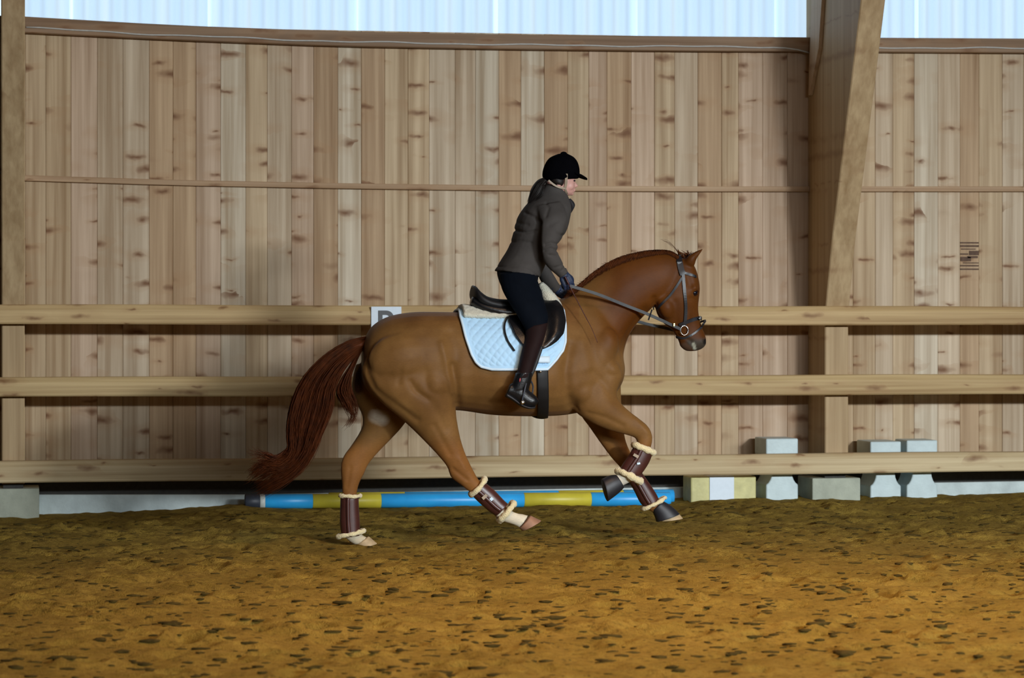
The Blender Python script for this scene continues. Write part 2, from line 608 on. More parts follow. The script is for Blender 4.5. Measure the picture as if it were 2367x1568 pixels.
# back wall: upright boards
edges = [-330, -276, -220, -165, -108, -53, 5, 59, 106, 164, 225, 284, 345, 400, 453, 510, 568, 618, 674, 725, 781, 835, 889, 943, 992, 1052, 1099, 1153, 1204,
         1258, 1312, 1361, 1403, 1459, 1513, 1559, 1613, 1668, 1707, 1763, 1820, 1872, 1922, 1972, 2023, 2064, 2113, 2168, 2219, 2263, 2317, 2366,
         2416, 2466, 2516, 2566, 2616, 2666]
T1, T2, T3, T4, T5 = (0.58, 0.44, 0.275), (0.61, 0.49, 0.345), (0.53, 0.37, 0.22), (0.65, 0.56, 0.42), (0.58, 0.43, 0.30)
tones = {59: T1, 106: T1, 164: T5, 225: T2, 284: T2, 345: T3, 400: T3, 453: T5, 510: T4, 568: T1, 618: T2, 674: T5, 725: T3, 781: T4,
         835: T3, 889: T1, 943: T1, 992: T2, 1052: T2, 1099: T4, 1153: T3, 1204: T4, 1258: T3, 1312: T1, 1361: T5, 1403: T3, 1459: T5, 1513: T1,
         1559: T2, 1613: T3, 1668: T1, 1707: T5, 1763: T5, 1820: T5, 2023: T2, 2064: T1, 2113: T4, 2168: T2, 2219: T3, 2263: T1, 2317: T2}
wx0, wx1 = P(-330, 700, WY).x, P(2666, 700, WY).x
wall = MB().box((wx0, WY + 0.026, -0.2), (wx1, WY + 0.05, 3.66)).build('wall_back', M['dark_back'])
tag(wall, 'boarded timber long wall of the riding hall', kind='structure')


def line_z(pts, x):
    """height at world x of a line measured at pixels on the wall plane"""
    xs, zs = zip(*pts)
    return float(np.interp(x, xs, zs))


def wall_line(pix, Y):
    out = []
    for px, py in pix:
        p = P(px, py, Y)
        out.append((p.x, p.z))
    a, b = out[0], out[1]
    out.insert(0, (a[0] - 1.5, a[1] - (b[1] - a[1]) / (b[0] - a[0]) * 1.5 * 0.5))
    a, b = out[-2], out[-1]
    out.append((b[0] + 1.5, b[1] + (b[1] - a[1]) / (b[0] - a[0]) * 1.5))
    return out


boards = {}
stamp_board = None
for k in range(len(edges) - 1):
    x0, x1 = P(edges[k], 700, WY).x + 0.0006, P(edges[k + 1], 700, WY).x - 0.0006
    z0, z1 = 0.10, 3.66
    dy = random.uniform(-0.002, 0.002)
    c = 0.003
    prof = [(x0, WY + 0.024), (x0, WY + c + dy), (x0 + c, WY + dy), (x1 - c, WY + dy), (x1, WY + c + dy), (x1, WY + 0.024)]
    mb = MB().rings([[Vector((x, y, z0)) for x, y in prof], [Vector((x, y, z1)) for x, y in prof]])
    bo = bpy.data.objects.new('board', None)
    bpy.data.objects.remove(bo)
    o = mk('board', mb.v, mb.f, M['board'], None, origin=((x0 + x1) / 2, WY, 0))
    o.parent = wall
    o.location = Vector(((x0 + x1) / 2, WY, 0)) - wall.location
    t = tones.get(edges[k], random.choice([T1, T2, T3, T5]))
    j = random.uniform(0.94, 1.05)
    o.color = (t[0] * j, t[1] * j, t[2] * j, 1)
    if edges[k] == 2219: stamp_board = o
# inked grading stamp on one board
mb = MB()
for i, (a, b, ya, yb) in enumerate([(2219, 2262, 560, 563), (2219, 2262, 567, 571), (2221, 2255, 575, 577), (2240, 2262, 580, 590), (2219, 2238, 586, 589), (2220, 2244, 594, 604), (2236, 2260, 592, 597),
                                    (2226, 2262, 607, 609), (2219, 2262, 613, 616), (2219, 2262, 621, 624)]):
    p, q = P(a, yb, WY), P(b, ya, WY)
    mb.box((p.x, WY - 0.0045, p.z), (q.x, WY - 0.002, q.z))
st = mb.build('grading_stamp', M['ink'], stamp_board)

# dark strip and concrete plinth under the boards
top_pl = wall_line([(85, 1143), (560, 1143), (1300, 1130), (2367, 1112)], WY)
mb = MB().box((wx0, WY - 0.012, 0.0), (wx1, WY + 0.05, 0.19))
dk = mb.build('trim_1', M['bitumen'])
tag(dk, 'dark grey sill strip below the wall boards', kind='structure')
r1 = []
for x, z in top_pl:
    r1.append([Vector((x, WY - 0.05, -0.25)), Vector((x, WY - 0.05, z - 0.004)), Vector((x, WY - 0.046, z)), Vector((x, WY + 0.05, z)), Vector((x, WY + 0.05, -0.25))])
pl = MB().rings(r1).build('baseboard_back', M['concrete'])
tag(pl, 'pale concrete plinth at the foot of the timber wall', kind='structure')

# glulam columns
def column(pxl, pxr, side):
    xl, xr = P(pxl, 1000, CYB).x, P(pxr, 1000, CYB).x
    prof = [(-0.05, 20.54), (0.13, CYB), (1.45, CYB), (2.0, 20.37), (2.6, 20.12), (3.1, 19.91), (3.85, 19.60), (5.4, 18.90)]
    root = empty('glulam_column', ((xl + xr) / 2, CYB + 0.3, 0.0))
    rings = []
    zp = P(40 if side == 'l' else 1900, 1130 if side == 'l' else 1106, CYB).z
    for z, y in [(zp + 0.035, CYB)] + prof[2:]:
        c = 0.008
        rings.append([Vector((xl, WY + 0.10, z)), Vector((xl, y + c, z)), Vector((xl + c, y, z)), Vector((xr - c, y, z)), Vector((xr, y + c, z)), Vector((xr, WY + 0.10, z))])
    b = MB().rings(rings).build('post', M['glulam'], root)
    b.color = (0.50, 0.36, 0.20, 1)
    xc = (xl + xr) / 2
    ped = bevel(MB().box((xc - 0.20, CYB - 0.01, -0.25), (xc + 0.19, WY - 0.06, zp)).build('pedestal', M['pedestal'], root), 0.008)
    tag(ped, 'weathered concrete pedestal')
    sh = MB().box((xl + 0.01, CYB + 0.04, zp - 0.01), (xr - 0.01, WY - 0.08, zp + 0.035)).build('steel_shoe', M['bitumen'], root)
    return root, xl, xr


cl, clx, crx = column(4, 57, 'l')
tag(cl, 'laminated timber column at the left edge of the picture', 'column', 'glulam columns')
cr, xl, xr = column(1907, 1961, 'r')
tag(cr, 'laminated timber column leaning inward, right of the horse\'s head', 'column', 'glulam columns')
# pale wedge-shaped timber piece on the left flank of the column
z0, z1 = 2.85, 5.2
mbw = MB()
def wedge_ring(z, w):
    yb = WY - 0.06 - (z - 2.85) * 0.12
    return [Vector((xl - 0.03, yb, z)), Vector((xl - 0.03, yb - w, z)), Vector((xl - 0.001, yb - w, z)), Vector((xl - 0.001, yb, z))]
mbw.rings([wedge_ring(3.2, 0.03), wedge_ring(3.55, 0.24), wedge_ring(5.2, 0.42)])
w = mbw.build('pale_wedge', M['glulam'], cr)
w.color = (0.62, 0.46, 0.30, 1)

# beam under the windows, slightly sagging between the columns, and the thin batten
bt = wall_line([(57, 38), (400, 58), (800, 73), (1200, 80), (1600, 84), (1850, 86), (2367, 89)], WY - 0.09)
bb = wall_line([(57, 75), (400, 92), (800, 107), (1200, 114), (1600, 118), (1850, 119), (2367, 122)], WY - 0.09)
nt_ = wall_line([(57, 405), (400, 416), (800, 424), (1200, 429), (1600, 431), (1850, 431), (2367, 431)], WY - 0.04)


def bow(xa, xb, top, bot, y0, y1, c=0.006, n=14):
    rings = []
    for i in range(n + 1):
        x = xa + (xb - xa) * i / n
        zt, zb = top(x), bot(x)
        rings.append([Vector((x, y1, zb)), Vector((x, y0 + c, zb)), Vector((x, y0, zb + c)), Vector((x, y0, zt - c)), Vector((x, y0 + c, zt)), Vector((x, y1, zt))])
    return MB().rings(rings)


spans = [(wx0, clx - 0.002, 'beyond the left column'), (crx + 0.002, xl - 0.002, 'across the middle bay behind the rider'), (xr + 0.002, wx1, 'right of the leaning column')]
for xa, xb, txt in spans:
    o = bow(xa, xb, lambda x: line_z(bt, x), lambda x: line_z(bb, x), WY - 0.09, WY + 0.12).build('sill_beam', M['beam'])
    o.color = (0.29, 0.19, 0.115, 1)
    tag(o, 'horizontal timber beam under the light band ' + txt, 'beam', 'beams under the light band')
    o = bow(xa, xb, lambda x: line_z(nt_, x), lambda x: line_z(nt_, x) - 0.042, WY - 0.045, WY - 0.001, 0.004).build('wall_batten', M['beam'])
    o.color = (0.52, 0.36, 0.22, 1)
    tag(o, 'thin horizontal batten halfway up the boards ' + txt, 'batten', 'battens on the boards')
# cable clipped along the beam
for xa, xb, txt in spans[1:]:
    pts = []
    for i in range(61):
        x = xa + 0.01 + (xb - xa - 0.02) * i / 60
        z = line_z(bb, x) * 0.70 + line_z(bt, x) * 0.30 + 0.004 * math.sin(x * 5.1) + 0.003 * math.sin(x * 11.7)
        if 'middle' in txt and x > xb - 0.35: z -= 0.05 * ((x - xb + 0.35) / 0.35) ** 2
        pts.append((x, WY - 0.097, z))
    o = MB().tube(pts, 0.006, 6).build('cable', M['cable'], None, True)
    tag(o, 'thin pale cable running along the beam ' + txt, 'cable', 'cables on the beam')

# translucent corrugated sheets
sheet_px = [-330, 0, 160, 480, 820, 1142, 1465, 1790, 2115, 2440, 2666]
for k in range(len(sheet_px) - 1):
    x0, x1 = P(sheet_px[k], 40, WY + 0.06).x, P(sheet_px[k + 1], 40, WY + 0.06).x + 0.03
    n = max(8, int((x1 - x0) / 0.0133))
    front, back = [], []
    for i in range(n + 1):
        x = x0 + (x1 - x0) * i / n
        y = WY + 0.065 + 0.012 * math.cos((x - x0) * 2 * math.pi / 0.107) - 0.004 * (k % 2)
        front.append((x, y))
    v, f = [], []
    for x, y in front:
        v += [(x, y, 3.62), (x, y, 5.25), (x, y + 0.002, 3.62), (x, y + 0.002, 5.25)]
    for i in range(n):
        a, b = i * 4, (i + 1) * 4
        f += [(a, b, b + 1, a + 1), (a + 2, a + 3, b + 3, b + 2)]
    o = mk('window_%d' % (k + 1), v, f, M['sheet'], None, True)
    tag(o, 'bluish translucent corrugated daylight sheet above the beam', kind='structure')

# roof
ro = MB().rings([[Vector((-30, 21.4, 5.0)), Vector((40, 21.4, 5.0)), Vector((40, 21.4, 5.1)), Vector((-30, 21.4, 5.1))],
                 [Vector((-30, 8.0, 7.6)), Vector((40, 8.0, 7.6)), Vector((40, 8.0, 7.7)), Vector((-30, 8.0, 7.7))],
                 [Vector((-30, -4.0, 7.9)), Vector((40, -4.0, 7.9)), Vector((40, -4.0, 8.0)), Vector((-30, -4.0, 8.0))]]).build('ceiling', M['beam'])
ro.color = (0.45, 0.30, 0.18, 1)
tag(ro, 'timber roof deck over the riding hall', kind='structure')

# kicking rails
def rail(l_top, l_bot, r_top, r_bot, label, tone):
    a, b = P(0, l_top, RY), P(2367, r_top, RY)
    c, d = P(0, l_bot, RY), P(2367, r_bot, RY)
    xa, xb = P(-330, 700, RY).x, P(2666, 700, RY).x
    zt = lambda x: a.z + (b.z - a.z) * (x - a.x) / (b.x - a.x)
    zb = lambda x: c.z + (d.z - c.z) * (x - c.x) / (d.x - c.x)
    rings = []
    for i in range(25):
        x = xa + (xb - xa) * i / 24
        t, bo_ = zt(x) + 0.003 * math.sin(x * 2.1), zb(x) + 0.003 * math.sin(x * 1.7 + 1)
        h = t - bo_
        sec = [(RY + 0.105, bo_), (RY + 0.012, bo_), (RY + 0.002, bo_ + 0.010), (RY, bo_ + h * 0.5), (RY + 0.006, bo_ + h * 0.72), (RY + 0.030, t - 0.006), (RY + 0.040, t), (RY + 0.105, t)]
        rings.append([Vector((x, y, z)) for y, z in sec])
    o = MB().rings(rings).build('guard_rail', M['rail'])
    o.color = (*tone, 1)
    tag(o, label, 'rail', 'wooden guard rails')
    return o


rail(704, 750, 709, 752, 'topmost thick wooden guard rail, carrying the white letter plate', (0.58, 0.41, 0.20))
rail(873, 918, 866, 912, 'middle thick wooden guard rail behind the horse\'s belly', (0.60, 0.44, 0.22))
rail(1067, 1118, 1045, 1090, 'lowest wooden guard rail just above the striped pole', (0.64, 0.51, 0.30))

# letter plate
p, q = P(858, 800, RY - 0.012), P(928, 709, RY - 0.012)
sg = bevel(MB().box((p.x, RY - 0.012, p.z), (q.x, RY - 0.001, q.z)).build('letter_plate', M['sign']), 0.002)
tag(sg, 'white arena letter plate with a black B behind the croup', 'sign')
cu = bpy.data.curves.new('letter', 'FONT')
cu.body = 'B'
cu.extrude = 0.001
cu.offset = 0.003
cu.size = 0.23
to = bpy.data.objects.new('letter_tmp', cu)
COL.objects.link(to)
dg = bpy.context.evaluated_depsgraph_get()
tm = bpy.data.meshes.new_from_object(to.evaluated_get(dg))
bpy.data.objects.remove(to)
lv = np.array([v.co[:] for v in tm.vertices])
lx0, lx1, ly0, ly1 = lv[:, 0].min(), lv[:, 0].max(), lv[:, 1].min(), lv[:, 1].max()
pa, pb = P(874, 782, RY - 0.013), P(915, 718, RY - 0.013)
verts = [(pa.x + (x - lx0) / (lx1 - lx0) * (pb.x - pa.x), RY - 0.0135 - z, pa.z + (y - ly0) / (ly1 - ly0) * (pb.z - pa.z)) for x, y, z in lv]
tag(mk('letter_b', verts, [tuple(pp.vertices) for pp in tm.polygons], M['black_paint'], sg), 'black letter B')

# jump blocks behind the lowest rail
def spool(px0, px1, y_top, y_bot, Y, depth, name, label, mat, group):
    a, b = P(px0, y_bot, Y), P(px1, y_top, Y)
    x0, x1, zb, zt = a.x, b.x, a.z, b.z
    w = (x1 - x0) / 2
    xc = (x0 + x1) / 2
    h = zt - zb
    zb2 = zb - 0.04
    prof = [(1.0, 0.0), (1.0, 0.30), (0.86, 0.325), (0.74, 0.37), (0.65, 0.43), (0.61, 0.50), (0.61, 0.56), (0.65, 0.62), (0.74, 0.68), (0.86, 0.72), (1.0, 0.745), (1.0, 1.0)]
    pts = [(xc + w * u, zb + h * v if v > 0 else zb2) for u, v in prof] + [(xc - w * u, zb + h * v if v > 0 else zb2) for u, v in reversed(prof)]
    o = MB().rings([[Vector((x, Y, z)) for x, z in pts], [Vector((x, Y + depth, z)) for x, z in pts]]).build(name, mat)
    bevel(o, 0.010, 2)
    return tag(o, label, 'block', group)


spool(1771, 1845, 1014, 1167, 20.57, 0.34, 'jump_block', 'tallest white waisted jump block, left of the column foot', M['block'], 'white jump blocks')
spool(2012, 2083, 1021, 1168, 20.57, 0.36, 'jump_block', 'white waisted jump block, directly right of the column foot', M['block'], 'white jump blocks')
spool(2096, 2167, 1018, 1167, 20.57, 0.30, 'jump_block', 'rightmost white waisted jump block under the lowest rail', M['block'], 'white jump blocks')
# yellowed block with a white band
yb = empty('jump_block', P(1670, 1166, 20.7))
a, b = P(1597, 1185, 20.58), P(1748, 1101, 20.58)
bevel(MB().box((a.x, 20.58, a.z), (b.x, 20.84, b.z)).build('body', M['block_yellow'], yb), 0.012)
a2, b2 = P(1640, 1185, 20.575), P(1697, 1101, 20.575)
bevel(MB().box((a2.x, 20.572, a2.z), (b2.x, 20.82, b.z + 0.004)).build('band', M['sign'], yb), 0.004)
tag(yb, 'low yellowed jump block with a white vertical band', 'block')

# jump poles
def pole(name, label, y, pxs, cols, r, zc0, zc1, tilt=0.0, cat='pole'):
    root = empty(name, (0, 0, 0))
    xs = [P(px, 1155, y).x for px in pxs]
    xm = (xs[0] + xs[-1]) / 2
    root.location = (xm, y, min(zc0, zc1) - r)
    for i, c in enumerate(cols):
        def pt(x):
            t = (x - xs[0]) / (xs[-1] - xs[0])
            return Vector((x, y + tilt * (t - 0.5), zc0 + (zc1 - zc0) * t))
        e = 0.003
        p0, p1 = pt(xs[i]), pt(xs[i + 1])
        d = (p1 - p0).normalized() * e
        o = MB().tube([p0, p0 + d, p1 - d, p1], [r - e, r, r, r - e], 20).build('segment', M[c], root, True)
        tag(o, {'pole_blue': 'blue pole section', 'pole_yellow': 'yellow pole section', 'pole_dark': 'dark end cap', 'pole_white': 'whitish pole section', 'pole_orange': 'orange yellow section', 'pole_red': 'red end ring'}[c])
    return tag(root, label, cat, 'jump poles on the ground')


r = 0.056
zc = P(1000, 1156, 20.66).z
pole('jump_pole', 'blue and yellow striped jump pole lying below the lowest rail', 20.66, [566, 600, 612, 722, 880, 1210, 1365, 1548],
     ['pole_dark', 'pole_white', 'pole_blue', 'pole_yellow', 'pole_blue', 'pole_yellow', 'pole_blue'], r, P(566, 1160, 20.66).z, P(1548, 1154, 20.66).z)
pole('jump_pole', 'second blue and yellow pole hidden behind the striped one, only its top edge showing', 20.82, [760, 935, 1290, 1440, 1556],
     ['pole_yellow', 'pole_blue', 'pole_yellow', 'pole_blue'], r, P(760, 1156, 20.82).z, P(1556, 1148, 20.82).z)
pole('jump_pole', 'orange yellow pole with a red end at the right edge', 20.68, [2258, 2270, 2700], ['pole_red', 'pole_orange'], 0.047,
     P(2262, 1166, 20.68).z, P(2700, 1158, 20.68).z)
pole('jump_pole', 'dark grey pole end half buried beside the orange pole', 20.80, [2188, 2275], ['pole_dark'], 0.045, P(2188, 1170, 20.80).z, P(2275, 1166, 20.80).z)
# ------------------------------------------------------------------ the horse
HY = 17.08     # plane through the horse's spine
HS = 17.3 / F  # metres per pixel there


def loft(mb, st, sub=4, n=22, Y0=None):
    """stations: (ax, ay, bx, by, half_width, y_offset, exponent, egg) with a, b pixels on the silhouette"""
    Y0 = HY if Y0 is None else Y0
    rows = []
    for s_ in st:
        ax, ay, bx, by, hw = s_[:5]
        yo = s_[5] if len(s_) > 5 else 0.0
        ex = s_[6] if len(s_) > 6 else 2.0
        eg = s_[7] if len(s_) > 7 else 0.0
        A, B = P(ax, ay, Y0 + yo), P(bx, by, Y0 + yo)
        rows.append((A.x, A.z, B.x, B.z, hw, Y0 + yo, ex, eg))
    R_ = catmull(rows, sub)
    rings = []
    for ax, az, bx, bz, hw, y, ex, eg in R_:
        C = Vector(((ax + bx) / 2, y, (az + bz) / 2))
        a = Vector(((ax - bx) / 2, 0, (az - bz) / 2))
        ring = []
        for k in range(n):
            t = 2 * math.pi * k / n
            c, s2 = math.cos(t), math.sin(t)
            cc = math.copysign(abs(c) ** (2 / ex), c)
            ss = math.copysign(abs(s2) ** (2 / ex), s2)
            ring.append(C + a * cc + Vector((0, 1, 0)) * (hw * ss * (1 + eg * c)))
        rings.append(ring)
    mb.rings(rings)


def blob(mb, px, py, yo, rx, ry, rz, rot=0.0, Y0=None):
    c = P(px, py, (HY if Y0 is None else Y0) + yo)
    rings = []
    n = 16
    for i in range(1, 12):
        t = math.pi * i / 12
        ring = []
        for k in range(n):
            p = 2 * math.pi * k / n
            x, y, z = math.cos(t) * rx, math.sin(t) * math.cos(p) * ry, math.sin(t) * math.sin(p) * rz
            ring.append(c + Vector((x * math.cos(rot) - z * math.sin(rot), y, x * math.sin(rot) + z * math.cos(rot))))
        rings.append(ring)
    mb.rings(rings)


hb = MB()
# trunk
loft(hb, [(840, 792, 838, 835, 0.07), (858, 757, 842, 890, 0.17), (895, 733, 878, 925, 0.235, 0, 2.2, 0.05), (950, 722, 945, 948, 0.28, 0, 2.3, 0.05), (1010, 721, 1012, 948, 0.285, 0, 2.3, -0.02),
          (1070, 722, 1068, 950, 0.275, 0, 2.25, -0.08), (1140, 722, 1140, 960, 0.30, 0, 2.05, -0.12), (1220, 713, 1230, 963, 0.305, 0, 2.05, -0.16), (1285, 694, 1305, 960, 0.27, 0, 2.1, -0.2),
          (1330, 684, 1365, 948, 0.235, 0, 2.1, -0.25), (1372, 696, 1405, 928, 0.205, 0, 2.1, -0.15), (1402, 735, 1432, 895, 0.155), (1424, 785, 1441, 868, 0.085), (1436, 815, 1443, 850, 0.04)], 5, 28)
# neck
loft(hb, [(1275, 705, 1395, 920, 0.16, 0, 2.0, -0.3), (1318, 682, 1438, 872, 0.15, 0, 2.0, -0.3), (1352, 655, 1441, 822, 0.125, 0, 2.0, -0.25), (1395, 620, 1452, 782, 0.108, 0, 2.1, -0.2), (1445, 595, 1473, 748, 0.098, 0, 2.1, -0.15),
          (1500, 583, 1500, 720, 0.092, 0, 2.1, -0.05), (1545, 584, 1518, 702, 0.088, 0, 2.1), (1572, 596, 1535, 700, 0.075)], 5, 24)
# head
loft(hb, [(1583, 594, 1552, 612, 0.050), (1604, 614, 1530, 650, 0.078, 0, 2.2, 0.12), (1613, 640, 1517, 682, 0.088, 0, 2.4, 0.15), (1617, 668, 1514, 708, 0.090, 0, 2.4, 0.14), (1615, 692, 1520, 730, 0.080, 0, 2.3, 0.0),
          (1614, 714, 1534, 748, 0.066, 0, 2.2, -0.1), (1617, 736, 1552, 762, 0.052, 0, 2.2, -0.1), (1623, 757, 1563, 778, 0.046, 0, 2.2, 0), (1631, 778, 1570, 793, 0.050, 0, 2.2, 0.1), (1633, 794, 1575, 804, 0.048, 0, 2.2, 0.1),
          (1624, 806, 1584, 811, 0.034), (1612, 811, 1594, 813, 0.015)], 5, 22)
# chin, cheek, brow
blob(hb, 1580, 796, 0, 0.028, 0.030, 0.026)
for s_ in (-1, 1):
    blob(hb, 1540, 712, s_ * 0.052, 0.058, 0.042, 0.075, 0.5)
    blob(hb, 1604, 666, s_ * 0.078, 0.026, 0.020, 0.024, 0.3)
    blob(hb, 1622, 790, s_ * 0.036, 0.024, 0.018, 0.026)
    blob(hb, 1592, 720, s_ * 0.056, 0.012, 0.012, 0.075, -0.08)
# ears
loft(hb, [(1606, 616, 1582, 608, 0.028, -0.055), (1610, 600, 1588, 593, 0.030, -0.058), (1618, 588, 1602, 584, 0.022, -0.060), (1628, 574, 1623, 574, 0.008, -0.06)], 4, 12)
loft(hb, [(1592, 606, 1570, 612, 0.026, 0.055), (1584, 596, 1567, 598, 0.026, 0.06), (1574, 584, 1566, 586, 0.016, 0.062), (1567, 572, 1564, 574, 0.006, 0.062)], 4, 12)
# near hind leg
loft(hb, [(975, 780, 868, 800, 0.05, -0.12), (1028, 845, 836, 850, 0.12, -0.145, 2.1), (1050, 893, 848, 893, 0.128, -0.155, 2.2), (1053, 928, 880, 930, 0.115, -0.16, 2.1), (1055, 958, 920, 963, 0.098, -0.16),
          (1059, 985, 952, 992, 0.080, -0.158), (1066, 1018, 988, 1028, 0.062, -0.155), (1075, 1046, 1016, 1058, 0.052, -0.15), (1086, 1070, 1034, 1082, 0.045, -0.148), (1096, 1090, 1042, 1104, 0.042, -0.146),
          (1108, 1110, 1070, 1126, 0.034, -0.145), (1130, 1133, 1104, 1155, 0.027, -0.145), (1158, 1162, 1136, 1186, 0.027, -0.145), (1176, 1176, 1154, 1204, 0.034, -0.145), (1194, 1186, 1174, 1210, 0.028, -0.145),
          (1212, 1189, 1191, 1216, 0.032, -0.145), (1222, 1192, 1200, 1221, 0.036, -0.145)], 4, 18)
# far hind leg
FH = 0.135
loft(hb, [(950, 860, 822, 840, 0.10, FH), (958, 915, 813, 890, 0.11, FH), (950, 955, 822, 930, 0.10, FH), (932, 985, 836, 958, 0.085, FH), (903, 1017, 836, 988, 0.068, FH), (874, 1047, 817, 1022, 0.055, FH),
          (852, 1074, 793, 1056, 0.047, FH), (842, 1096, 787, 1082, 0.044, FH), (830, 1120, 789, 1112, 0.037, FH), (825, 1148, 791, 1146, 0.030, FH), (825, 1196, 794, 1198, 0.028, FH),
          (829, 1226, 790, 1232, 0.034, FH), (840, 1238, 806, 1252, 0.030, FH), (850, 1242, 824, 1262, 0.036, FH)], 4, 18)
# near fore leg
NF = -0.15
loft(hb, [(1428, 830, 1300, 840, 0.07, -0.13), (1436, 870, 1312, 900, 0.085, -0.14), (1426, 908, 1326, 948, 0.085, NF), (1436, 932, 1360, 974, 0.074, NF), (1456, 951, 1398, 992, 0.060, NF), (1478, 968, 1436, 1003, 0.048, NF),
          (1497, 984, 1466, 1012, 0.043, NF), (1507, 1004, 1472, 1022, 0.043, NF), (1507, 1026, 1470, 1030, 0.040, NF), (1499, 1048, 1467, 1040, 0.034, NF), (1484, 1074, 1454, 1060, 0.028, NF), (1470, 1096, 1442, 1080, 0.028, NF),
          (1462, 1112, 1432, 1094, 0.034, NF), (1444, 1122, 1424, 1098, 0.028, NF), (1428, 1132, 1410, 1104, 0.034, NF)], 4, 18)
# far fore leg
FF = 0.13
loft(hb, [(1435, 880, 1330, 900, 0.08, FF), (1437, 940, 1340, 955, 0.075, FF), (1440, 980, 1362, 988, 0.064, FF), (1447, 1020, 1390, 1028, 0.052, FF), (1459, 1048, 1414, 1060, 0.045, FF), (1468, 1068, 1432, 1080, 0.042, FF),
          (1480, 1092, 1448, 1102, 0.034, FF), (1496, 1116, 1468, 1128, 0.028, FF), (1510, 1142, 1484, 1154, 0.028, FF), (1522, 1160, 1492, 1174, 0.034, FF), (1538, 1168, 1512, 1188, 0.030, FF), (1552, 1174, 1524, 1200, 0.036, FF)], 4, 18)
# muscle masses
for s_ in (-1, 1):
    blob(hb, 930, 830, s_ * 0.20, 0.22, 0.10, 0.17, 0.2)
    blob(hb, 1000, 880, s_ * 0.19, 0.13, 0.10, 0.13)
    blob(hb, 1385, 820, s_ * 0.15, 0.11, 0.085, 0.19, -0.45)
    blob(hb, 1405, 850, s_ * 0.14, 0.075, 0.08, 0.075)
    blob(hb, 1345, 905, s_ * 0.17, 0.09, 0.075, 0.10, 0.6)
    blob(hb, 1365, 945, s_ * 0.155, 0.10, 0.07, 0.055, -0.5)

hoofpt = P(850, 1262, HY + FH)
horse = empty('horse', (P(1130, 1262, HY).x, HY, 0.0))
body = hb.build('body', M['coat'], horse)
remesh(body, 0.0085, 16, 0.5)

# --- sculpt folds and muscle lines into the baked skin
bm_ = body.data
nv = len(bm_.vertices)
co = np.empty(nv * 3)
bm_.vertices.foreach_get('co', co)
co = co.reshape(-1, 3)
no = np.empty(nv * 3)
bm_.vertices.foreach_get('normal', no)
no = no.reshape(-1, 3)
HL = np.array(wloc(body))


def to_px(w):
    """pixel of world points"""
    d = w - np.array([0, 0, H])
    dep = d[:, 0] * SP + d[:, 1] * CP
    r_ = d[:, 0] * CP - d[:, 1] * SP
    return CX + F * r_ / dep, HOR - F * d[:, 2] / dep


def seg_dist(px, py, pts):
    best = np.full(len(px), 1e9)
    for (x0, y0), (x1, y1) in zip(pts[:-1], pts[1:]):
        dx, dy = x1 - x0, y1 - y0
        t = np.clip(((px - x0) * dx + (py - y0) * dy) / (dx * dx + dy * dy), 0, 1)
        best = np.minimum(best, np.hypot(px - x0 - t * dx, py - y0 - t * dy))
    return best


# vertices mirrored into the near-side picture so that both flanks get the same relief
wpos = co + HL
mir = wpos.copy()
mir[:, 1] = np.minimum(wpos[:, 1], 2 * HY - wpos[:, 1])
mpx, mpy = to_px(mir)
side = np.clip(np.abs(no[:, 1]) * 1.6, 0, 1)
disp = np.zeros(nv)
for pts, wd, a in [
    ([(1318, 800), (1308, 860), (1312, 910), (1326, 950)], 12, -0.016),          # behind the shoulder
    ([(1350, 730), (1395, 790), (1430, 838)], 16, -0.008),                       # shoulder to neck
    ([(1335, 700), (1322, 770)], 16, -0.006),
    ([(1438, 815), (1462, 760), (1492, 718)], 10, -0.010),                       # jugular groove
    ([(1440, 780), (1405, 720), (1410, 660)], 22, -0.006),
    ([(1046, 845), (1054, 890), (1057, 935)], 9, -0.014),                        # flank fold
    ([(1040, 770), (1056, 820), (1050, 860)], 14, -0.008),
    ([(842, 850), (866, 900), (915, 938), (965, 972)], 8, -0.008),
    ([(905, 770), (885, 820), (892, 870)], 22, -0.004),
    ([(960, 900), (1000, 935), (1030, 990)], 12, -0.006),
    ([(1020, 795), (1034, 850), (1044, 905)], 8, 0.008), ([(948, 882), (962, 905), (988, 922)], 6, -0.007), ([(926, 858), (922, 886)], 7, -0.005), ([(985, 860), (990, 900)], 10, -0.005),
    ([(862, 800), (850, 850)], 12, -0.005), ([(1370, 860), (1400, 890), (1420, 925)], 9, -0.006), ([(1345, 790), (1360, 850)], 12, 0.005), ([(1470, 970), (1496, 1000)], 6, 0.004), ([(1005, 985), (1040, 1050)], 7, -0.006),
    ([(1360, 955), (1400, 965), (1440, 985)], 6, -0.005),
    ([(1048, 1085), (1080, 1110)], 5, -0.006), ([(1062, 1062), (1075, 1085)], 6, 0.004),
    ([(818, 1085), (812, 1130)], 5, -0.004),
    ([(1512, 690), (1516, 712), (1528, 742)], 6, -0.010),                        # throat to jaw
    ([(1560, 700), (1562, 740), (1575, 765)], 9, -0.006),
    ([(1590, 640), (1596, 660)], 8, -0.008),                                     # hollow above the eye
    ([(1596, 690), (1606, 692)], 5, -0.004),
    ([(1585, 782), (1598, 790), (1603, 803)], 3.5, -0.005),                      # mouth
]:
    d = seg_dist(mpx, mpy, pts)
    disp += a * np.exp(-(d / wd) ** 2)
for px_, py_, r_, a in [(1040, 742, 22, 0.010), (1426, 862, 26, 0.012), (960, 800, 70, 0.010), (1005, 905, 45, 0.012), (1330, 905, 20, 0.008), (1400, 700, 50, 0.006), (1455, 650, 40, 0.005), (1130, 850, 60, 0.006),
                        (1200, 900, 60, 0.006), (1630, 789, 5, -0.010), (1607, 677, 8, -0.004), (1545, 705, 24, 0.006)]:
    disp += a * np.exp(-(np.hypot(mpx - px_, mpy - py_) / r_) ** 2)
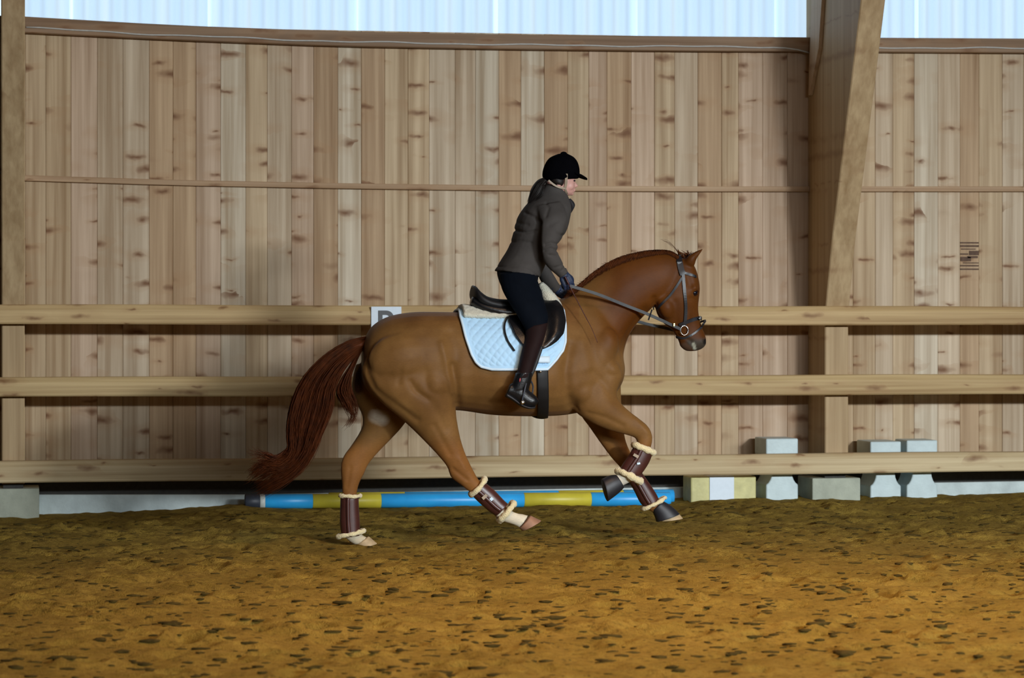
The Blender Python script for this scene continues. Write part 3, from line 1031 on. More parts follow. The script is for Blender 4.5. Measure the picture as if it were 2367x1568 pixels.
rb = 0.0018 * np.sin((mpx - 1100) / 7.0 + (mpy - 850) / 40.0) * np.exp(-((mpx - 1160) / 90) ** 2 - ((mpy - 870) / 60) ** 2)
disp = disp * 1.15 + rb
co = co + no * (disp * side)[:, None]
bm_.vertices.foreach_set('co', co.reshape(-1))
bm_.update()

# --- coat markings
px_, py_ = to_px(co + HL)
base = np.array([0.178, 0.092, 0.029])
colr = np.tile(base, (nv, 1))


def blendc(c, w):
    global colr
    w = np.clip(w, 0, 1)[:, None]
    colr = colr * (1 - w) + np.array(c) * w


def near_line(pts, wd, soft=0.5):
    d = seg_dist(px_, py_, pts)
    return np.clip((wd - d) / (wd * soft) , 0, 1)


yy = co[:, 1] + HL[1] - HY
blendc((0.098, 0.029, 0.003), sstep(1330, 1440, mpx) * sstep(850, 760, mpy) * 0.95)         # redder neck and head
blendc((0.088, 0.029, 0.005), sstep(1515, 1560, mpx) * (mpy < 830) * 0.8)
blendc((0.25, 0.100, 0.026), sstep(1000, 1050, mpy) * 0.55)                                   # brighter lower legs
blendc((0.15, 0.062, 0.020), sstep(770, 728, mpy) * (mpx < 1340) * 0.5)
blendc((0.055, 0.045, 0.035), near_line([(1598, 795), (1618, 800), (1626, 795)], 17))        # muzzle
blendc((0.10, 0.06, 0.04), near_line([(1582, 800), (1590, 806)], 10))
blendc((0.42, 0.46, 0.40), near_line([(1603, 795), (1606, 806)], 4.5))                       # pale lip
blendc((0.012, 0.010, 0.010), near_line([(1630, 788), (1629, 793)], 5))                      # nostril
nearside = yy < 0
blendc((0.66, 0.62, 0.50), near_line([(1170, 1184), (1200, 1204), (1222, 1212)], 26, 0.3) * nearside * sstep(1176, 1184, py_ - (px_ - 1165) * 0.1))
farside = yy > 0.03
blendc((0.60, 0.55, 0.42), near_line([(808, 1240), (840, 1252)], 26, 0.3) * farside)
blendc((0.62, 0.60, 0.52), near_line([(1450, 1106), (1425, 1114)], 22, 0.3) * nearside * sstep(1088, 1096, py_))
blendc((0.55, 0.50, 0.42), near_line([(868, 962), (884, 968)], 20, 0.8) * farside * (py_ > 945))   # pale skin between the thighs
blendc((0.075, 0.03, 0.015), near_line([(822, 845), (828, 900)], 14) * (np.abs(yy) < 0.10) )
att = bm_.attributes.new('coat', 'FLOAT_COLOR', 'POINT')
att.data.foreach_set('color', np.concatenate([colr, np.ones((nv, 1))], 1).reshape(-1).astype(np.float32))

# probe of the finished skin for fitting tack
bvh = BVHTree.FromPolygons([tuple(c) for c in (co + HL)], [tuple(p.vertices) for p in bm_.polygons])


def skin_near(px, py):
    """point and normal of the near flank under a pixel"""
    a = P(px, py, 14.0)
    h = bvh.ray_cast(Vector((0, 0, H)), (a - Vector((0, 0, H))).normalized())
    return h[0], h[1]


ZC = P(1150, 842, HY).z


def skin_radial(px, phi, zc=None):
    """point of the trunk skin at the section under px, phi measured from the spine (negative: near side)"""
    z0 = ZC if zc is None else zc
    X = P(px, 842, HY).x
    d = Vector((0, math.sin(phi), math.cos(phi)))
    c = Vector((X, HY, z0))
    # the outermost skin within plausible trunk distance
    o_ = c + d * 0.62
    h = bvh.ray_cast(o_, -d, 0.6)
    if h[0] is None: return c + d * 0.3, d
    return h[0], h[1]


# eyes
for s_ in (-1, 1):
    c = P(1606, 677, HY - 0.085)
    q = Vector((c.x, HY + s_ * 0.088, c.z))
    h = bvh.ray_cast(Vector((c.x, HY + s_ * 1.0, c.z)), Vector((0, -s_, 0)))
    if h[0] is not None: q = h[0] + Vector((0, -s_ * 0.014, 0))
    mb = MB()
    bmt = bmesh.new()
    bmesh.ops.create_uvsphere(bmt, u_segments=20, v_segments=12, radius=0.024)
    mb.add([q + Vector((v.co.x * 1.0, v.co.y * 0.85, v.co.z * 0.78)) for v in bmt.verts], [[v.index for v in f.verts] for f in bmt.faces])
    bmt.free()
    mb.build('eye', M['eye'], horse, True)
    for lo, hi, nm in ((0.05, math.pi - 0.05, 'eyelid'), (math.pi + 0.3, 2 * math.pi - 0.3, 'eyelid')):
        arc = [q + Vector((0.0235 * math.cos(t), s_ * 0.009, 0.0175 * math.sin(t))) for t in np.linspace(lo, hi, 14)]
        w_ = 0.0065 if lo < 1 else 0.0042
        MB().tube(arc, [w_ * 0.4] + [w_] * 12 + [w_ * 0.4], 8).build(nm, M['lid'], horse, True)


# hooves
def hoof(cor_a, cor_b, toe, heel, yo, mat, label=None):
    """coronet edge pixels a (front), b (back); toe and heel pixels of the sole"""
    mb = MB()
    loft(mb, [(*cor_a, *cor_b, 0.038, yo), ((cor_a[0] + toe[0]) / 2, (cor_a[1] + toe[1]) / 2, (cor_b[0] + heel[0]) / 2, (cor_b[1] + heel[1]) / 2, 0.046, yo),
              (*toe, *heel, 0.053, yo)], 3, 22)
    o = mb.build('hoof', mat, horse, True)
    bevel(o, 0.004)
    if label: tag(o, label)
    return o


hoof((1226, 1192), (1200, 1222), (1251, 1204), (1208, 1228), -0.145, M['horn'], 'brown striped hoof')
hoof((852, 1240), (823, 1260), (872, 1257), (828, 1268), FH, M['horn_pale'], 'pale sandy hoof')
hoof((1430, 1133), (1410, 1102), (1402, 1156), (1393, 1112), NF, M['rubber_olive'])
hoof((1555, 1172), (1524, 1200), (1579, 1199), (1527, 1206), FF, M['horn_pale'], 'pale sandy hoof')


# tail and mane as hair strands
def strands(name, guides_l, guides_r, count, rad, mat, parent, ywid, jitter, seed, seg=14, taper=0.25, tmin=0.75, curl=0.0, y0=0.0):
    r_ = random.Random(seed)
    L, R2 = catmull(guides_l, 6), catmull(guides_r, 6)
    nL = min(len(L), len(R2))
    mb = MB()
    for k in range(count):
        u = r_.random()
        yo = r_.gauss(0, 1) * ywid
        end = r_.uniform(tmin, 1.0)
        ph, fr = r_.uniform(0, 6.28), r_.uniform(1.0, 2.6)
        jx, jz = r_.gauss(0, jitter), r_.gauss(0, jitter)
        pts, rd = [], []
        for i in range(seg + 1):
            t = end * i / seg
            a = t * (nL - 1)
            i0 = min(int(a), nL - 2)
            f_ = a - i0
            l = L[i0] * (1 - f_) + L[i0 + 1] * f_
            q = R2[i0] * (1 - f_) + R2[i0 + 1] * f_
            pxl = l * (1 - u) + q * u
            w_ = P(pxl[0], pxl[1], HY + y0 + yo * min(1, t * 3 + 0.25))
            g = t ** 1.5
            w_ = w_ + Vector((jx * g + curl * math.sin(fr * t * 6 + ph) * t, curl * 0.6 * math.sin(fr * t * 5 + ph * 2) * t, jz * g + curl * math.cos(fr * t * 6 + ph) * t))
            pts.append(w_)
            rd.append(rad * (1 - (1 - taper) * (t / end) ** 2) * (0.6 + 0.4 * min(1, t * 8)))
        mb.tube(pts, rd, 4)
    o = mb.build(name, mat, parent, True)
    return o


tl = [(846, 778), (800, 790), (742, 828), (697, 880), (670, 945), (664, 1000), (668, 1040), (645, 1066), (600, 1072), (574, 1092)]
tr_ = [(838, 812), (826, 822), (800, 850), (775, 895), (768, 945), (745, 1000), (726, 1045), (700, 1085), (660, 1118), (600, 1150)]
core = MB()
loft(core, [(844, 783, 836, 806, 0.03), (808, 795, 815, 830, 0.035), (760, 828, 785, 862, 0.040), (718, 880, 755, 902, 0.042), (692, 945, 738, 950, 0.042), (680, 1000, 722, 1000, 0.038), (676, 1040, 706, 1050, 0.03), (655, 1075, 678, 1090, 0.018)], 4, 12)
tail = core.build('tail', M['tail'], horse, True)
tag(tail, 'long wavy chestnut tail streaming behind')
t1 = strands('tail_hair', tl, tr_, 1500, 0.0020, M['tail'], tail, 0.035, 0.012, 3, 16, 0.25, 0.72, 0.010)
t1['kind'] = 'stuff'
t2 = strands('tail_wisps', [(835, 800), (812, 840), (790, 875), (778, 905), (790, 930), (800, 945), (812, 965), (795, 990)], [(836, 812), (822, 842), (812, 872), (812, 900), (822, 925), (826, 942), (822, 965), (808, 985)], 200, 0.0022, M['tail'], tail, 0.03, 0.010, 5, 14, 0.2, 0.5, 0.006)
t2['kind'] = 'stuff'
t3 = strands('tail_wisps', [(668, 1030), (640, 1055), (610, 1045), (580, 1032)], [(690, 1060), (650, 1090), (615, 1085), (572, 1120)], 170, 0.0022, M['tail'], tail, 0.03, 0.02, 8, 10, 0.2, 0.6, 0.012)
t3['kind'] = 'stuff'

crest = catmull([(1312, 678), (1340, 660), (1372, 633), (1410, 608), (1450, 592), (1500, 582), (1545, 582), (1570, 594)], 14)
mb = MB()
rr = random.Random(11)
for k in range(3600):
    a = rr.uniform(0, len(crest) - 1.01)
    i0 = int(a)
    c_ = crest[i0] * (1 - (a - i0)) + crest[i0 + 1] * (a - i0)
    t_ = a / len(crest)
    hang = rr.uniform(0.45, 1.0) * (9 + 17 * math.sin(math.pi * min(1, 0.15 + t_)) )
    back = -hang * rr.uniform(0.35, 0.65)
    y_ = HY + rr.gauss(0, 0.008)
    side_ = -1 if rr.random() < 0.72 else 1
    p0 = P(c_[0], c_[1] + 6, y_)
    p1 = P(c_[0] + back * 0.15, c_[1] - rr.uniform(0, 3.5), y_ + side_ * 0.006)
    pts_ = [p0, p1]
    for f_ in (0.5, 1.0):
        px2, py2 = c_[0] + back * f_, c_[1] + hang * f_ * 0.9
        q, n = skin_near(px2, py2)
        if q is None or q.y > HY + 0.01: q, n = P(px2, py2, HY - 0.03 * f_), Vector((0, -1, 0))
        q = q + n * rr.uniform(0.002, 0.009)
        if side_ > 0: q = Vector((q.x, 2 * HY - q.y, q.z))
        pts_.append(q)
    mb.tube(pts_, [0.0016, 0.0017, 0.0014, 0.0005], 4)
for k in range(420):  # lifted fuzz along the crest
    a = rr.uniform(4, len(crest) - 3)
    i0 = int(a)
    c_ = crest[i0] * (1 - (a - i0)) + crest[i0 + 1] * (a - i0)
    l_ = rr.uniform(3, 12) * rr.uniform(0.5, 1)
    mb.tube([P(c_[0], c_[1] + 3, HY), P(c_[0] - l_ * 0.5, c_[1] - l_ * 0.10, HY + rr.uniform(-.01, .01)), P(c_[0] - l_ * 1.3, c_[1] - l_ * 0.1 + rr.uniform(-3, 5), HY + rr.uniform(-.02, .02))], [0.0012, 0.0009, 0.0003], 3)
for k in range(40):   # forelock tuft between the ears
    a = rr.uniform(0, 1)
    b_ = P(1578 + 20 * a, 602, HY + rr.gauss(0, 0.02))
    mb.tube([b_, P(1582 + 18 * a + rr.uniform(-4, 4), 590 + rr.uniform(-3, 4), HY + rr.gauss(0, 0.02)), P(1572 + 34 * a + rr.uniform(-12, 4), 586 + rr.uniform(-8, 8), HY)], [0.004, 0.003, 0.001], 4)
for k in range(7):    # flying strands above the poll
    mb.tube(spline3([P(1572, 595, HY), P(1566 - k, 580 - k, HY + 0.01 * k), P(1556 - 2 * k, 568 - 2 * k + (k % 3) * 3, HY + 0.01 * k), P(1545 - 3 * k, 560 - k, HY)], 3), 0.0006, 4)
mn = mb.build('mane', M['mane'], horse, True)
mn['kind'] = 'stuff'
tag(horse, 'chestnut horse cantering to the right with a white hind pastern', 'horse')
# ------------------------------------------------------------------ tack
def pw(vals):
    xs, ys = zip(*vals)
    return lambda t: float(np.interp(t, xs, ys))


def spos(px, phi, off, zc=None):
    """skin point under pixel column px at section angle phi, lifted by off; sign of phi chooses the side"""
    z0 = ZC if zc is None else zc
    X = P(px, 842, HY - 0.29 * abs(math.sin(phi))).x
    d = Vector((0, math.sin(phi), math.cos(phi)))
    c = Vector((X, HY, z0))
    h = bvh.ray_cast(c + d * 0.62, -d, 0.6)
    q, n = (h[0], h[1]) if h[0] is not None else (c + d * 0.3, d)
    n = (n + d * 2).normalized()
    return q + n * off


def patch(name, rear, front, phi0, phi1, off, nu, nv, mat, parent, thick=0.008, lift=None, sides=(-1, 1), full=False):
    """sheet fitted to the trunk; v runs from phi0 to phi1, u from the rear to the front edge"""
    v_, f_ = [], []
    rows = []
    if full:
        js = [(j / nv, 1 if j >= 0 else -1) for j in range(-nv, nv + 1)]
        groups = [js]
    else:
        groups = [[(j / nv, s_) for j in range(nv + 1)] for s_ in sides]
    for g in groups:
        base_i = len(v_)
        for v, s_ in g:
            vv = abs(v)
            for i in range(nu + 1):
                u = i / nu
                px = rear(vv) + (front(vv) - rear(vv)) * u
                phi = s_ * (phi0 + (phi1 - phi0) * vv)
                o_ = off + (lift(u, vv) if lift else 0)
                v_.append(spos(px, phi, o_))
        m = nu + 1
        for j in range(len(g) - 1):
            for i in range(nu):
                a = base_i + j * m + i
                q = (a, a + 1, a + m + 1, a + m)
                f_.append(q if (g[0][1] < 0) else q[::-1])
    o = mk(name, v_, f_, mat, parent, True)
    if thick:
        md = o.modifiers.new('solid', 'SOLIDIFY')
        md.thickness = thick
        md.offset = 0
    return o


rad = math.radians
# saddle pad
pad = empty('saddle_pad', (P(1180, 842, HY).x, HY, P(1180, 842, HY).z))
p_rear = pw([(0, 1060), (0.3, 1062), (0.58, 1075), (0.81, 1090), (0.92, 1101), (0.97, 1112), (1, 1136)])
p_front = pw([(0, 1268), (0.25, 1300), (0.44, 1305), (0.63, 1306), (0.76, 1300), (0.88, 1285), (0.96, 1271), (1, 1263)])
quilt = lambda u, v: 0.0075 * (abs(math.sin(math.pi * (u * 11 + v * 9))) * abs(math.sin(math.pi * (u * 11 - v * 9)))) ** 0.55 if 0.05 < u < 0.95 and v < 0.945 else 0.003
po = patch('quilted_cloth', p_rear, p_front, 0.0, rad(95), 0.014, 130, 90, M['pad'], pad, 0.006, quilt, full=True)
bnd = MB()
for s_ in (-1, 1):
    path = [spos(p_rear(v), s_ * rad(95) * v, 0.017) for v in np.linspace(0.02, 1, 34)]
    path += [spos(p_rear(1) + (p_front(1) - p_rear(1)) * u, s_ * rad(95), 0.017) for u in np.linspace(0.04, 0.96, 20)]
    path += [spos(p_front(v), s_ * rad(95) * v, 0.017) for v in np.linspace(1, 0.02, 34)]
    bnd.tube(path, 0.0085, 8)
bnd.build('binding', M['piping'], pad, True)
for s_ in (-1, 1):
    kp = patch('girth_keeper', lambda v: 1239, lambda v: 1267, rad(81), rad(88), 0.042, 6, 3, M['piping'], pad, 0.006, sides=(s_,))
tag(pad, 'white quilted saddle pad under the black saddle', 'saddle pad')

# fleece half pad
hp_ = empty('half_pad', (P(1180, 720, HY).x, HY, P(1180, 735, HY).z))
patch('fleece_panel', pw([(0, 1066), (1, 1070)]), pw([(0, 1240), (1, 1236)]), 0.0, rad(30), 0.034, 40, 14, M['fleece_pale'], hp_, 0.034,
      lambda u, v: 0.004 * math.sin(u * 37) * math.sin(v * 21), full=True)
fr = MB()
loft(fr, [(1254, 652, 1240, 662, 0.05), (1266, 662, 1243, 682, 0.085, 0, 2.2), (1281, 680, 1250, 708, 0.12, 0, 2.2), (1293, 698, 1258, 726, 0.15, 0, 2.2), (1298, 710, 1265, 738, 0.17, 0, 2.2)], 5, 26)
fo = fr.build('front_fleece', M['fleece_pale'], hp_, True)
tag(hp_, 'cream fleece half pad showing behind and in front of the saddle', 'half pad')

# saddle
sad = empty('saddle', (P(1190, 720, HY).x, HY, P(1190, 760, HY).z))
st_ = MB()
loft(st_, [(1094, 661, 1090, 672, 0.07), (1098, 662, 1090, 690, 0.125, 0, 2.3), (1108, 674, 1100, 706, 0.16, 0, 2.3), (1126, 686, 1124, 716, 0.17, 0, 2.3), (1160, 692, 1160, 722, 0.155, 0, 2.2), (1195, 690, 1197, 722, 0.12),
           (1228, 675, 1232, 718, 0.095), (1248, 658, 1254, 708, 0.075), (1257, 660, 1262, 700, 0.045)], 5, 24)
so = st_.build('seat', M['leather_matt'], sad, True)
pn = MB()
for s_ in (-1, 1):
    loft(pn, [(1092, 686, 1087, 704, 0.05, s_ * 0.075), (1112, 696, 1106, 719, 0.065, s_ * 0.09), (1140, 702, 1138, 732, 0.075, s_ * 0.10), (1175, 704, 1175, 742, 0.075, s_ * 0.11), (1215, 700, 1217, 742, 0.07, s_ * 0.12)], 5, 16)
pn.build('panel', M['leather_black'], sad, True)
cr_ = MB()
cant = [P(1094, 662, HY)]
arc = []
for t in np.linspace(-1, 1, 25):
    q = P(1093 + 14 * abs(t) ** 2.2, 663 + 26 * abs(t) ** 2.0, HY)
    arc.append(Vector((q.x, HY + 0.13 * t, q.z)))
cr_.tube(arc, 0.009, 8)
cr_.build('cantle_roll', M['leather_black'], sad, True)
f_rear = pw([(0, 1172), (0.44, 1174), (0.73, 1188), (0.9, 1203), (0.97, 1218), (1, 1232)])
f_front = pw([(0, 1272), (0.12, 1288), (0.25, 1298), (0.48, 1303), (0.70, 1298), (0.85, 1284), (0.95, 1266), (1, 1250)])
patch('flap', f_rear, f_front, rad(10), rad(73), 0.040, 40, 30, M['leather_black'], sad, 0.010,
      lambda u, v: 0.022 * math.exp(-((u - 0.86) / 0.13) ** 2) * min(1, 3 * v) * (1 if v < 0.8 else max(0, (1 - v) * 5)))
g = patch('girth', lambda v: 1238 + 3 * v, lambda v: 1264 + 2 * v, rad(68), rad(180), 0.010, 10, 40, M['leather_matt'], sad, 0.008,
          lambda u, v: 0.004 * math.sin(math.pi * u))
for s_ in (-1,):
    q = spos(1245, s_ * rad(97), 0.030)
    bk = MB()
    bmt = bmesh.new()
    bmesh.ops.create_uvsphere(bmt, u_segments=12, v_segments=8, radius=0.009)
    bk.add([q + v.co for v in bmt.verts], [[v.index for v in f.verts] for f in bmt.faces])
    bmt.free()
    bk.build('buckle', M['metal'], g, True)
# loose strap end lying on the pad
path = []
for px, py in catmull([(1176, 738), (1167, 752), (1165, 770), (1172, 793), (1188, 815)], 6):
    q, n = skin_near(px, py)
    path.append(q + n * 0.032)
MB().tube(path, 0.006, 8).build('strap', M['leather_matt'], sad, True)
# stirrup
sl = []
for px, py, yo in catmull([(1252, 800, -0.345), (1243, 828, -0.355), (1233, 855, -0.37), (1223, 876, -0.385)], 6):
    sl.append(P(px, py, HY + yo))
for s_ in (-1, 1):
    fl = lambda p: Vector((p.x, p.y if s_ < 0 else 2 * HY - p.y, p.z))
    lt = MB().tube([fl(p) for p in sl], 0.012, 8, flat=0.35).build('stirrup_leather', M['leather_matt'], sad, True)
    lp = [(1221, 876, -0.39), (1227, 881, -0.365), (1232, 893, -0.345), (1231, 907, -0.34), (1228, 917, -0.34), (1218, 925, -0.385), (1208, 932, -0.435), (1208, 922, -0.445), (1212, 905, -0.445), (1216, 888, -0.43)]
    iron = MB().tube([fl(P(a, b, HY + c)) for a, b, c in catmull(lp + [lp[0]], 4)[:-1]], 0.0055, 8, closed=True).build('stirrup_iron', M['pole_dark'], sad, True)
    tr2 = MB().tube([fl(P(1230, 917, HY - 0.335)), fl(P(1206, 932, HY - 0.45))], [0.012, 0.012], 10, flat=0.6).build('tread', M['metal'], iron, True)
tag(sad, 'black leather dressage saddle with girth and stirrups', 'saddle')

# bridle
br = empty('bridle', P(1575, 700, HY))


def ribbon(mb, pts, nrm, w, t):
    rings = []
    m = len(pts)
    for i in range(m):
        d = pts[min(i + 1, m - 1)] - pts[max(i - 1, 0)]
        d.normalize()
        n = (nrm[i] - d * nrm[i].dot(d)).normalized()
        b_ = d.cross(n)
        rings.append([pts[i] + b_ * w + n * t, pts[i] - b_ * w + n * t, pts[i] - b_ * w - n * t, pts[i] + b_ * w - n * t])
    mb.rings(rings)


def skin_strap(name, pix, w, mat, cross=None, off=0.004, t=0.003, sub=6, far=True):
    """strap lying on the near side of the head, mirrored to the far side; cross joins both sides over a centre point"""
    pts, nrm = [], []
    last = None
    for px, py in catmull(pix, sub):
        q, n = skin_near(px, py)
        if q is None or q.y > HY + 0.02:
            q = P(px, py, last.y if last is not None else HY - 0.05)
            n = Vector((0, -1, 0))
        last = q
        pts.append(q + n * off)
        nrm.append(n)
    for _ in range(3):
        nrm = [(nrm[max(i - 1, 0)] + nrm[i] + nrm[min(i + 1, len(nrm) - 1)]).normalized() for i in range(len(nrm))]
        pts = [pts[0]] + [(pts[i - 1] + pts[i] * 2 + pts[i + 1]) / 4 for i in range(1, len(pts) - 1)] + [pts[-1]]
    mb = MB()
    mp = [Vector((p.x, 2 * HY - p.y, p.z)) for p in pts]
    mn_ = [Vector((n.x, -n.y, n.z)) for n in nrm]
    if cross:
        c = P(cross[0], cross[1], HY)
        cn = Vector((cross[2], 0, cross[3])).normalized()
        allp = pts[::-1] + [c] + mp
        alln = nrm[::-1] + [cn] + mn_
        ap = spline3(allp, 3)
        an = [Vector(p).normalized() for p in catmull([tuple(p) for p in alln], 3)]
        ribbon(mb, ap, an, w, t)
    else:
        ribbon(mb, pts, nrm, w, t)
        if far: ribbon(mb, mp, mn_, w, t)
    return mb.build(name, mat, br)


skin_strap('headpiece', [(1570, 606), (1574, 622), (1578, 636)], 0.019, M['strap'], (1567, 592, -0.3, 1), 0.006, 0.005)
skin_strap('cheekpiece', [(1578, 632), (1581, 665), (1584, 700), (1584, 730), (1582, 752)], 0.010, M['strap'], None, 0.006, 0.004)
skin_strap('browband', [(1607, 640), (1596, 635), (1580, 631)], 0.008, M['strap'], (1612, 643, 1, 0.2))
skin_strap('throatlatch', [(1577, 642), (1563, 664), (1548, 685), (1530, 703), (1520, 714)], 0.007, M['strap'])
skin_strap('noseband', [(1618, 735), (1608, 737), (1595, 741), (1583, 746), (1570, 751)], 0.011, M['strap'], (1621, 737, 1, 0.1), 0.006, 0.004)
skin_strap('flash_strap', [(1628, 745), (1620, 757), (1608, 768), (1598, 775)], 0.006, M['strap'], (1631, 741, 1, 0.2), 0.006)
skin_strap('chin_strap', [(1598, 775), (1580, 782), (1566, 779)], 0.007, M['strap'])
for s_ in (-1, 1):
    q, n = skin_near(1582, 763)
    c = q + n * 0.012
    if s_ > 0: c = Vector((c.x, 2 * HY - c.y, c.z))
    rp = [c + Vector((math.cos(t) * 0.025, 0, math.sin(t) * 0.030)) for t in np.linspace(0, 2 * math.pi, 28, endpoint=False)]
    MB().tube(rp, 0.0042, 8, closed=True).build('bit_ring', M['metal'], br, True)
    if s_ < 0:
        a = [P(1317, 661, HY - 0.20), P(1380, 680, HY - 0.185), P(1440, 704, HY - 0.150), P(1503, 729, HY - 0.125), Vector((c.x, c.y - 0.004, c.z)) + Vector((-0.026, 0, 0.008))]
    else:
        a = [P(1298, 673, HY + 0.13), P(1400, 715, HY + 0.13), P(1476, 744, HY + 0.11), P(1535, 758, HY + 0.09), c + Vector((-0.022, 0, -0.004))]
    ap = spline3(a, 8)
    mb = MB()
    ribbon(mb, ap, [Vector((0, -1, 0.15))] * len(ap), 0.0095, 0.0025)
    rn = mb.build('rein', M['rein'], br)
    if s_ < 0:
        sp_ = P(1503, 728, HY - 0.128)
        MB().tube([sp_ + Vector((0.012, 0, 0.034)), sp_ + Vector((-0.012, 0, -0.034))], 0.005, 6).build('rein_stopper', M['strap'], rn)
        q2 = P(1558, 751, HY - 0.09)
        bevel(MB().box(tuple(q2 - Vector((0.006, 0.005, 0.011))), tuple(q2 + Vector((0.006, 0.005, 0.011)))).build('rein_buckle', M['brass'], rn), 0.002)
tag(br, 'dark leather bridle with a silver bit ring on the horse\'s head', 'bridle')


# leg boots
def fleece_ring(mb, a, b, yo, hw, r, seed, grow=1.12):
    A, B = P(*a, HY + yo), P(*b, HY + yo)
    C = (A + B) / 2
    v = (A - B) / 2 * grow
    rr_ = random.Random(seed)
    n = 26
    pts = [C + v * math.cos(2 * math.pi * k / n) + Vector((0, hw * math.sin(2 * math.pi * k / n), 0)) + Vector((rr_.uniform(-.003, .003), 0, rr_.uniform(-.003, .003))) for k in range(n)]
    mb.tube(pts, [1.2 * r * rr_.uniform(0.75, 1.3) for _ in range(n)], 8, closed=True)


def leg_boot(st, yo, top, bot, label, seed, rt=0.012, rb_=0.015, buckles=()):
    """st: shell stations; top, bot: fleece edge pixels"""
    c = P((st[-1][0] + st[-1][2]) / 2, (st[-1][1] + st[-1][3]) / 2, HY + yo)
    root = empty('leg_boot', c)
    mb = MB()
    loft(mb, [(*s_, 0.046, yo, 2.2) for s_ in st], 4, 22)
    sh = mb.build('shell', M['boot_brown'], root, True)
    # raised strike guard down the middle
    mid = []
    for s_ in st:
        mid.append(P((s_[0] * 0.42 + s_[2] * 0.58), (s_[1] * 0.42 + s_[3] * 0.58), HY + yo - 0.047))
    MB().tube(spline3(mid, 4), 0.012, 8, flat=0.5).build('strike_guard', M['boot_brown'], sh, True)
    mb = MB()
    fleece_ring(mb, *top, yo, 0.047, rt, seed)
    mb.build('fleece_trim', M['fleece'], root, True)
    mb = MB()
    fleece_ring(mb, *bot, yo, 0.05, rb_, seed + 1)
    mb.build('fleece_trim', M['fleece'], root, True)
    for (px, py, w, h, ang) in buckles:
        q = P(px, py, HY + yo - 0.053)
        ca, sa = math.cos(ang), math.sin(ang)
        vs = []
        for dy in (-0.004, 0.006):
            for dx, dz in ((-w, -h), (w, -h), (w, h), (-w, h)):
                vs.append(q + Vector((dx * ca - dz * sa, dy, dx * sa + dz * ca)))
        mk('strap_tab', vs, [(0, 1, 2, 3), (7, 6, 5, 4), (0, 4, 5, 1), (1, 5, 6, 2), (2, 6, 7, 3), (3, 7, 4, 0)], M['strap_beige'] if w > 0.012 else M['piping'], root)
    return tag(root, label, 'leg boot', 'fleece-lined leg boots')


leg_boot([(1119, 1114, 1088, 1143), (1142, 1133, 1108, 1163), (1164, 1156, 1132, 1184), (1173, 1164, 1146, 1193)], -0.145, ((1119, 1110), (1091, 1143)), ((1185, 1166), (1156, 1202)),
         'brown fleece-edged boot on the hind leg swinging forward under the belly', 21, 0.014, 0.017, [(1120, 1149, 0.018, 0.010, 0.75), (1136, 1154, 0.010, 0.010, 0.75)])
leg_boot([(829, 1150, 787, 1150), (830, 1180, 786, 1182), (832, 1212, 786, 1214), (832, 1238, 790, 1242)], FH, ((829, 1147), (788, 1147)), ((838, 1228), (785, 1240)),
         'brown fleece-edged boot on the hind leg standing on the sand', 31, 0.010, 0.012)
leg_boot([(1508, 1050, 1464, 1034), (1500, 1070, 1454, 1052), (1486, 1092, 1440, 1072), (1476, 1104, 1434, 1084)], NF, ((1508, 1046), (1468, 1030)), ((1478, 1112), (1432, 1090)),
         'brown fleece-edged boot on the raised folded foreleg', 41, 0.016, 0.018, [(1470, 1054, 0.018, 0.009, -0.5), (1476, 1072, 0.010, 0.006, 0.2)])
leg_boot([(1483, 1092, 1446, 1104), (1500, 1116, 1464, 1132), (1517, 1142, 1478, 1160), (1523, 1156, 1488, 1172)], FF, ((1482, 1090), (1446, 1102)), ((1534, 1152), (1488, 1176)),
         'brown fleece-edged boot on the foreleg reaching toward the sand', 51, 0.008, 0.011)


def bell(st, yo, label, mat):
    mb = MB()
    loft(mb, [(*s_[:4], s_[4], yo, 2.2) for s_ in st], 4, 24)
    o = mb.build('bell_boot', mat, None, True)
    bevel(o, 0.003)
    return tag(o, label, 'bell boot', 'black bell boots')


bell([(1442, 1128, 1424, 1098, 0.040), (1428, 1142, 1408, 1100, 0.052), (1404, 1160, 1391, 1108, 0.060)], NF, 'black rubber bell boot on the raised folded forefoot', M['rubber'])
bell([(1530, 1157, 1507, 1180, 0.042), (1552, 1170, 1514, 1196, 0.052), (1571, 1188, 1517, 1207, 0.060)], FF, 'black rubber bell boot on the forefoot nearest the sand', M['rubber'])
# ------------------------------------------------------------------ the rider
per = empty('person', P(1200, 700, HY))


def mirror_st(st):
    return [(*s_[:5], -s_[5], *s_[6:]) for s_ in st]


thigh = [(1236, 628, 1153, 632, 0.10, -0.09), (1249, 668, 1160, 668, 0.095, -0.165), (1260, 704, 1178, 702, 0.088, -0.235), (1267, 732, 1199, 735, 0.074, -0.285), (1264, 752, 1212, 760, 0.064, -0.305), (1258, 768, 1217, 776, 0.055, -0.31)]
shank = [(1266, 746, 1215, 756, 0.064, -0.305), (1259, 778, 1214, 782, 0.063, -0.33), (1247, 812, 1206, 812, 0.060, -0.355), (1236, 842, 1200, 842, 0.053, -0.375), (1228, 866, 1194, 866, 0.047, -0.388), (1226, 874, 1190, 874, 0.045, -0.39)]
sleeve = [(1296, 466, 1236, 476, 0.07, -0.11), (1311, 498, 1246, 502, 0.066, -0.195), (1304, 530, 1246, 536, 0.060, -0.225), (1293, 558, 1247, 568, 0.055, -0.235), (1289, 580, 1252, 597, 0.052, -0.23), (1299, 604, 1270, 622, 0.045, -0.215), (1308, 620, 1287, 637, 0.037, -0.195), (1313, 630, 1294, 644, 0.034, -0.19)]
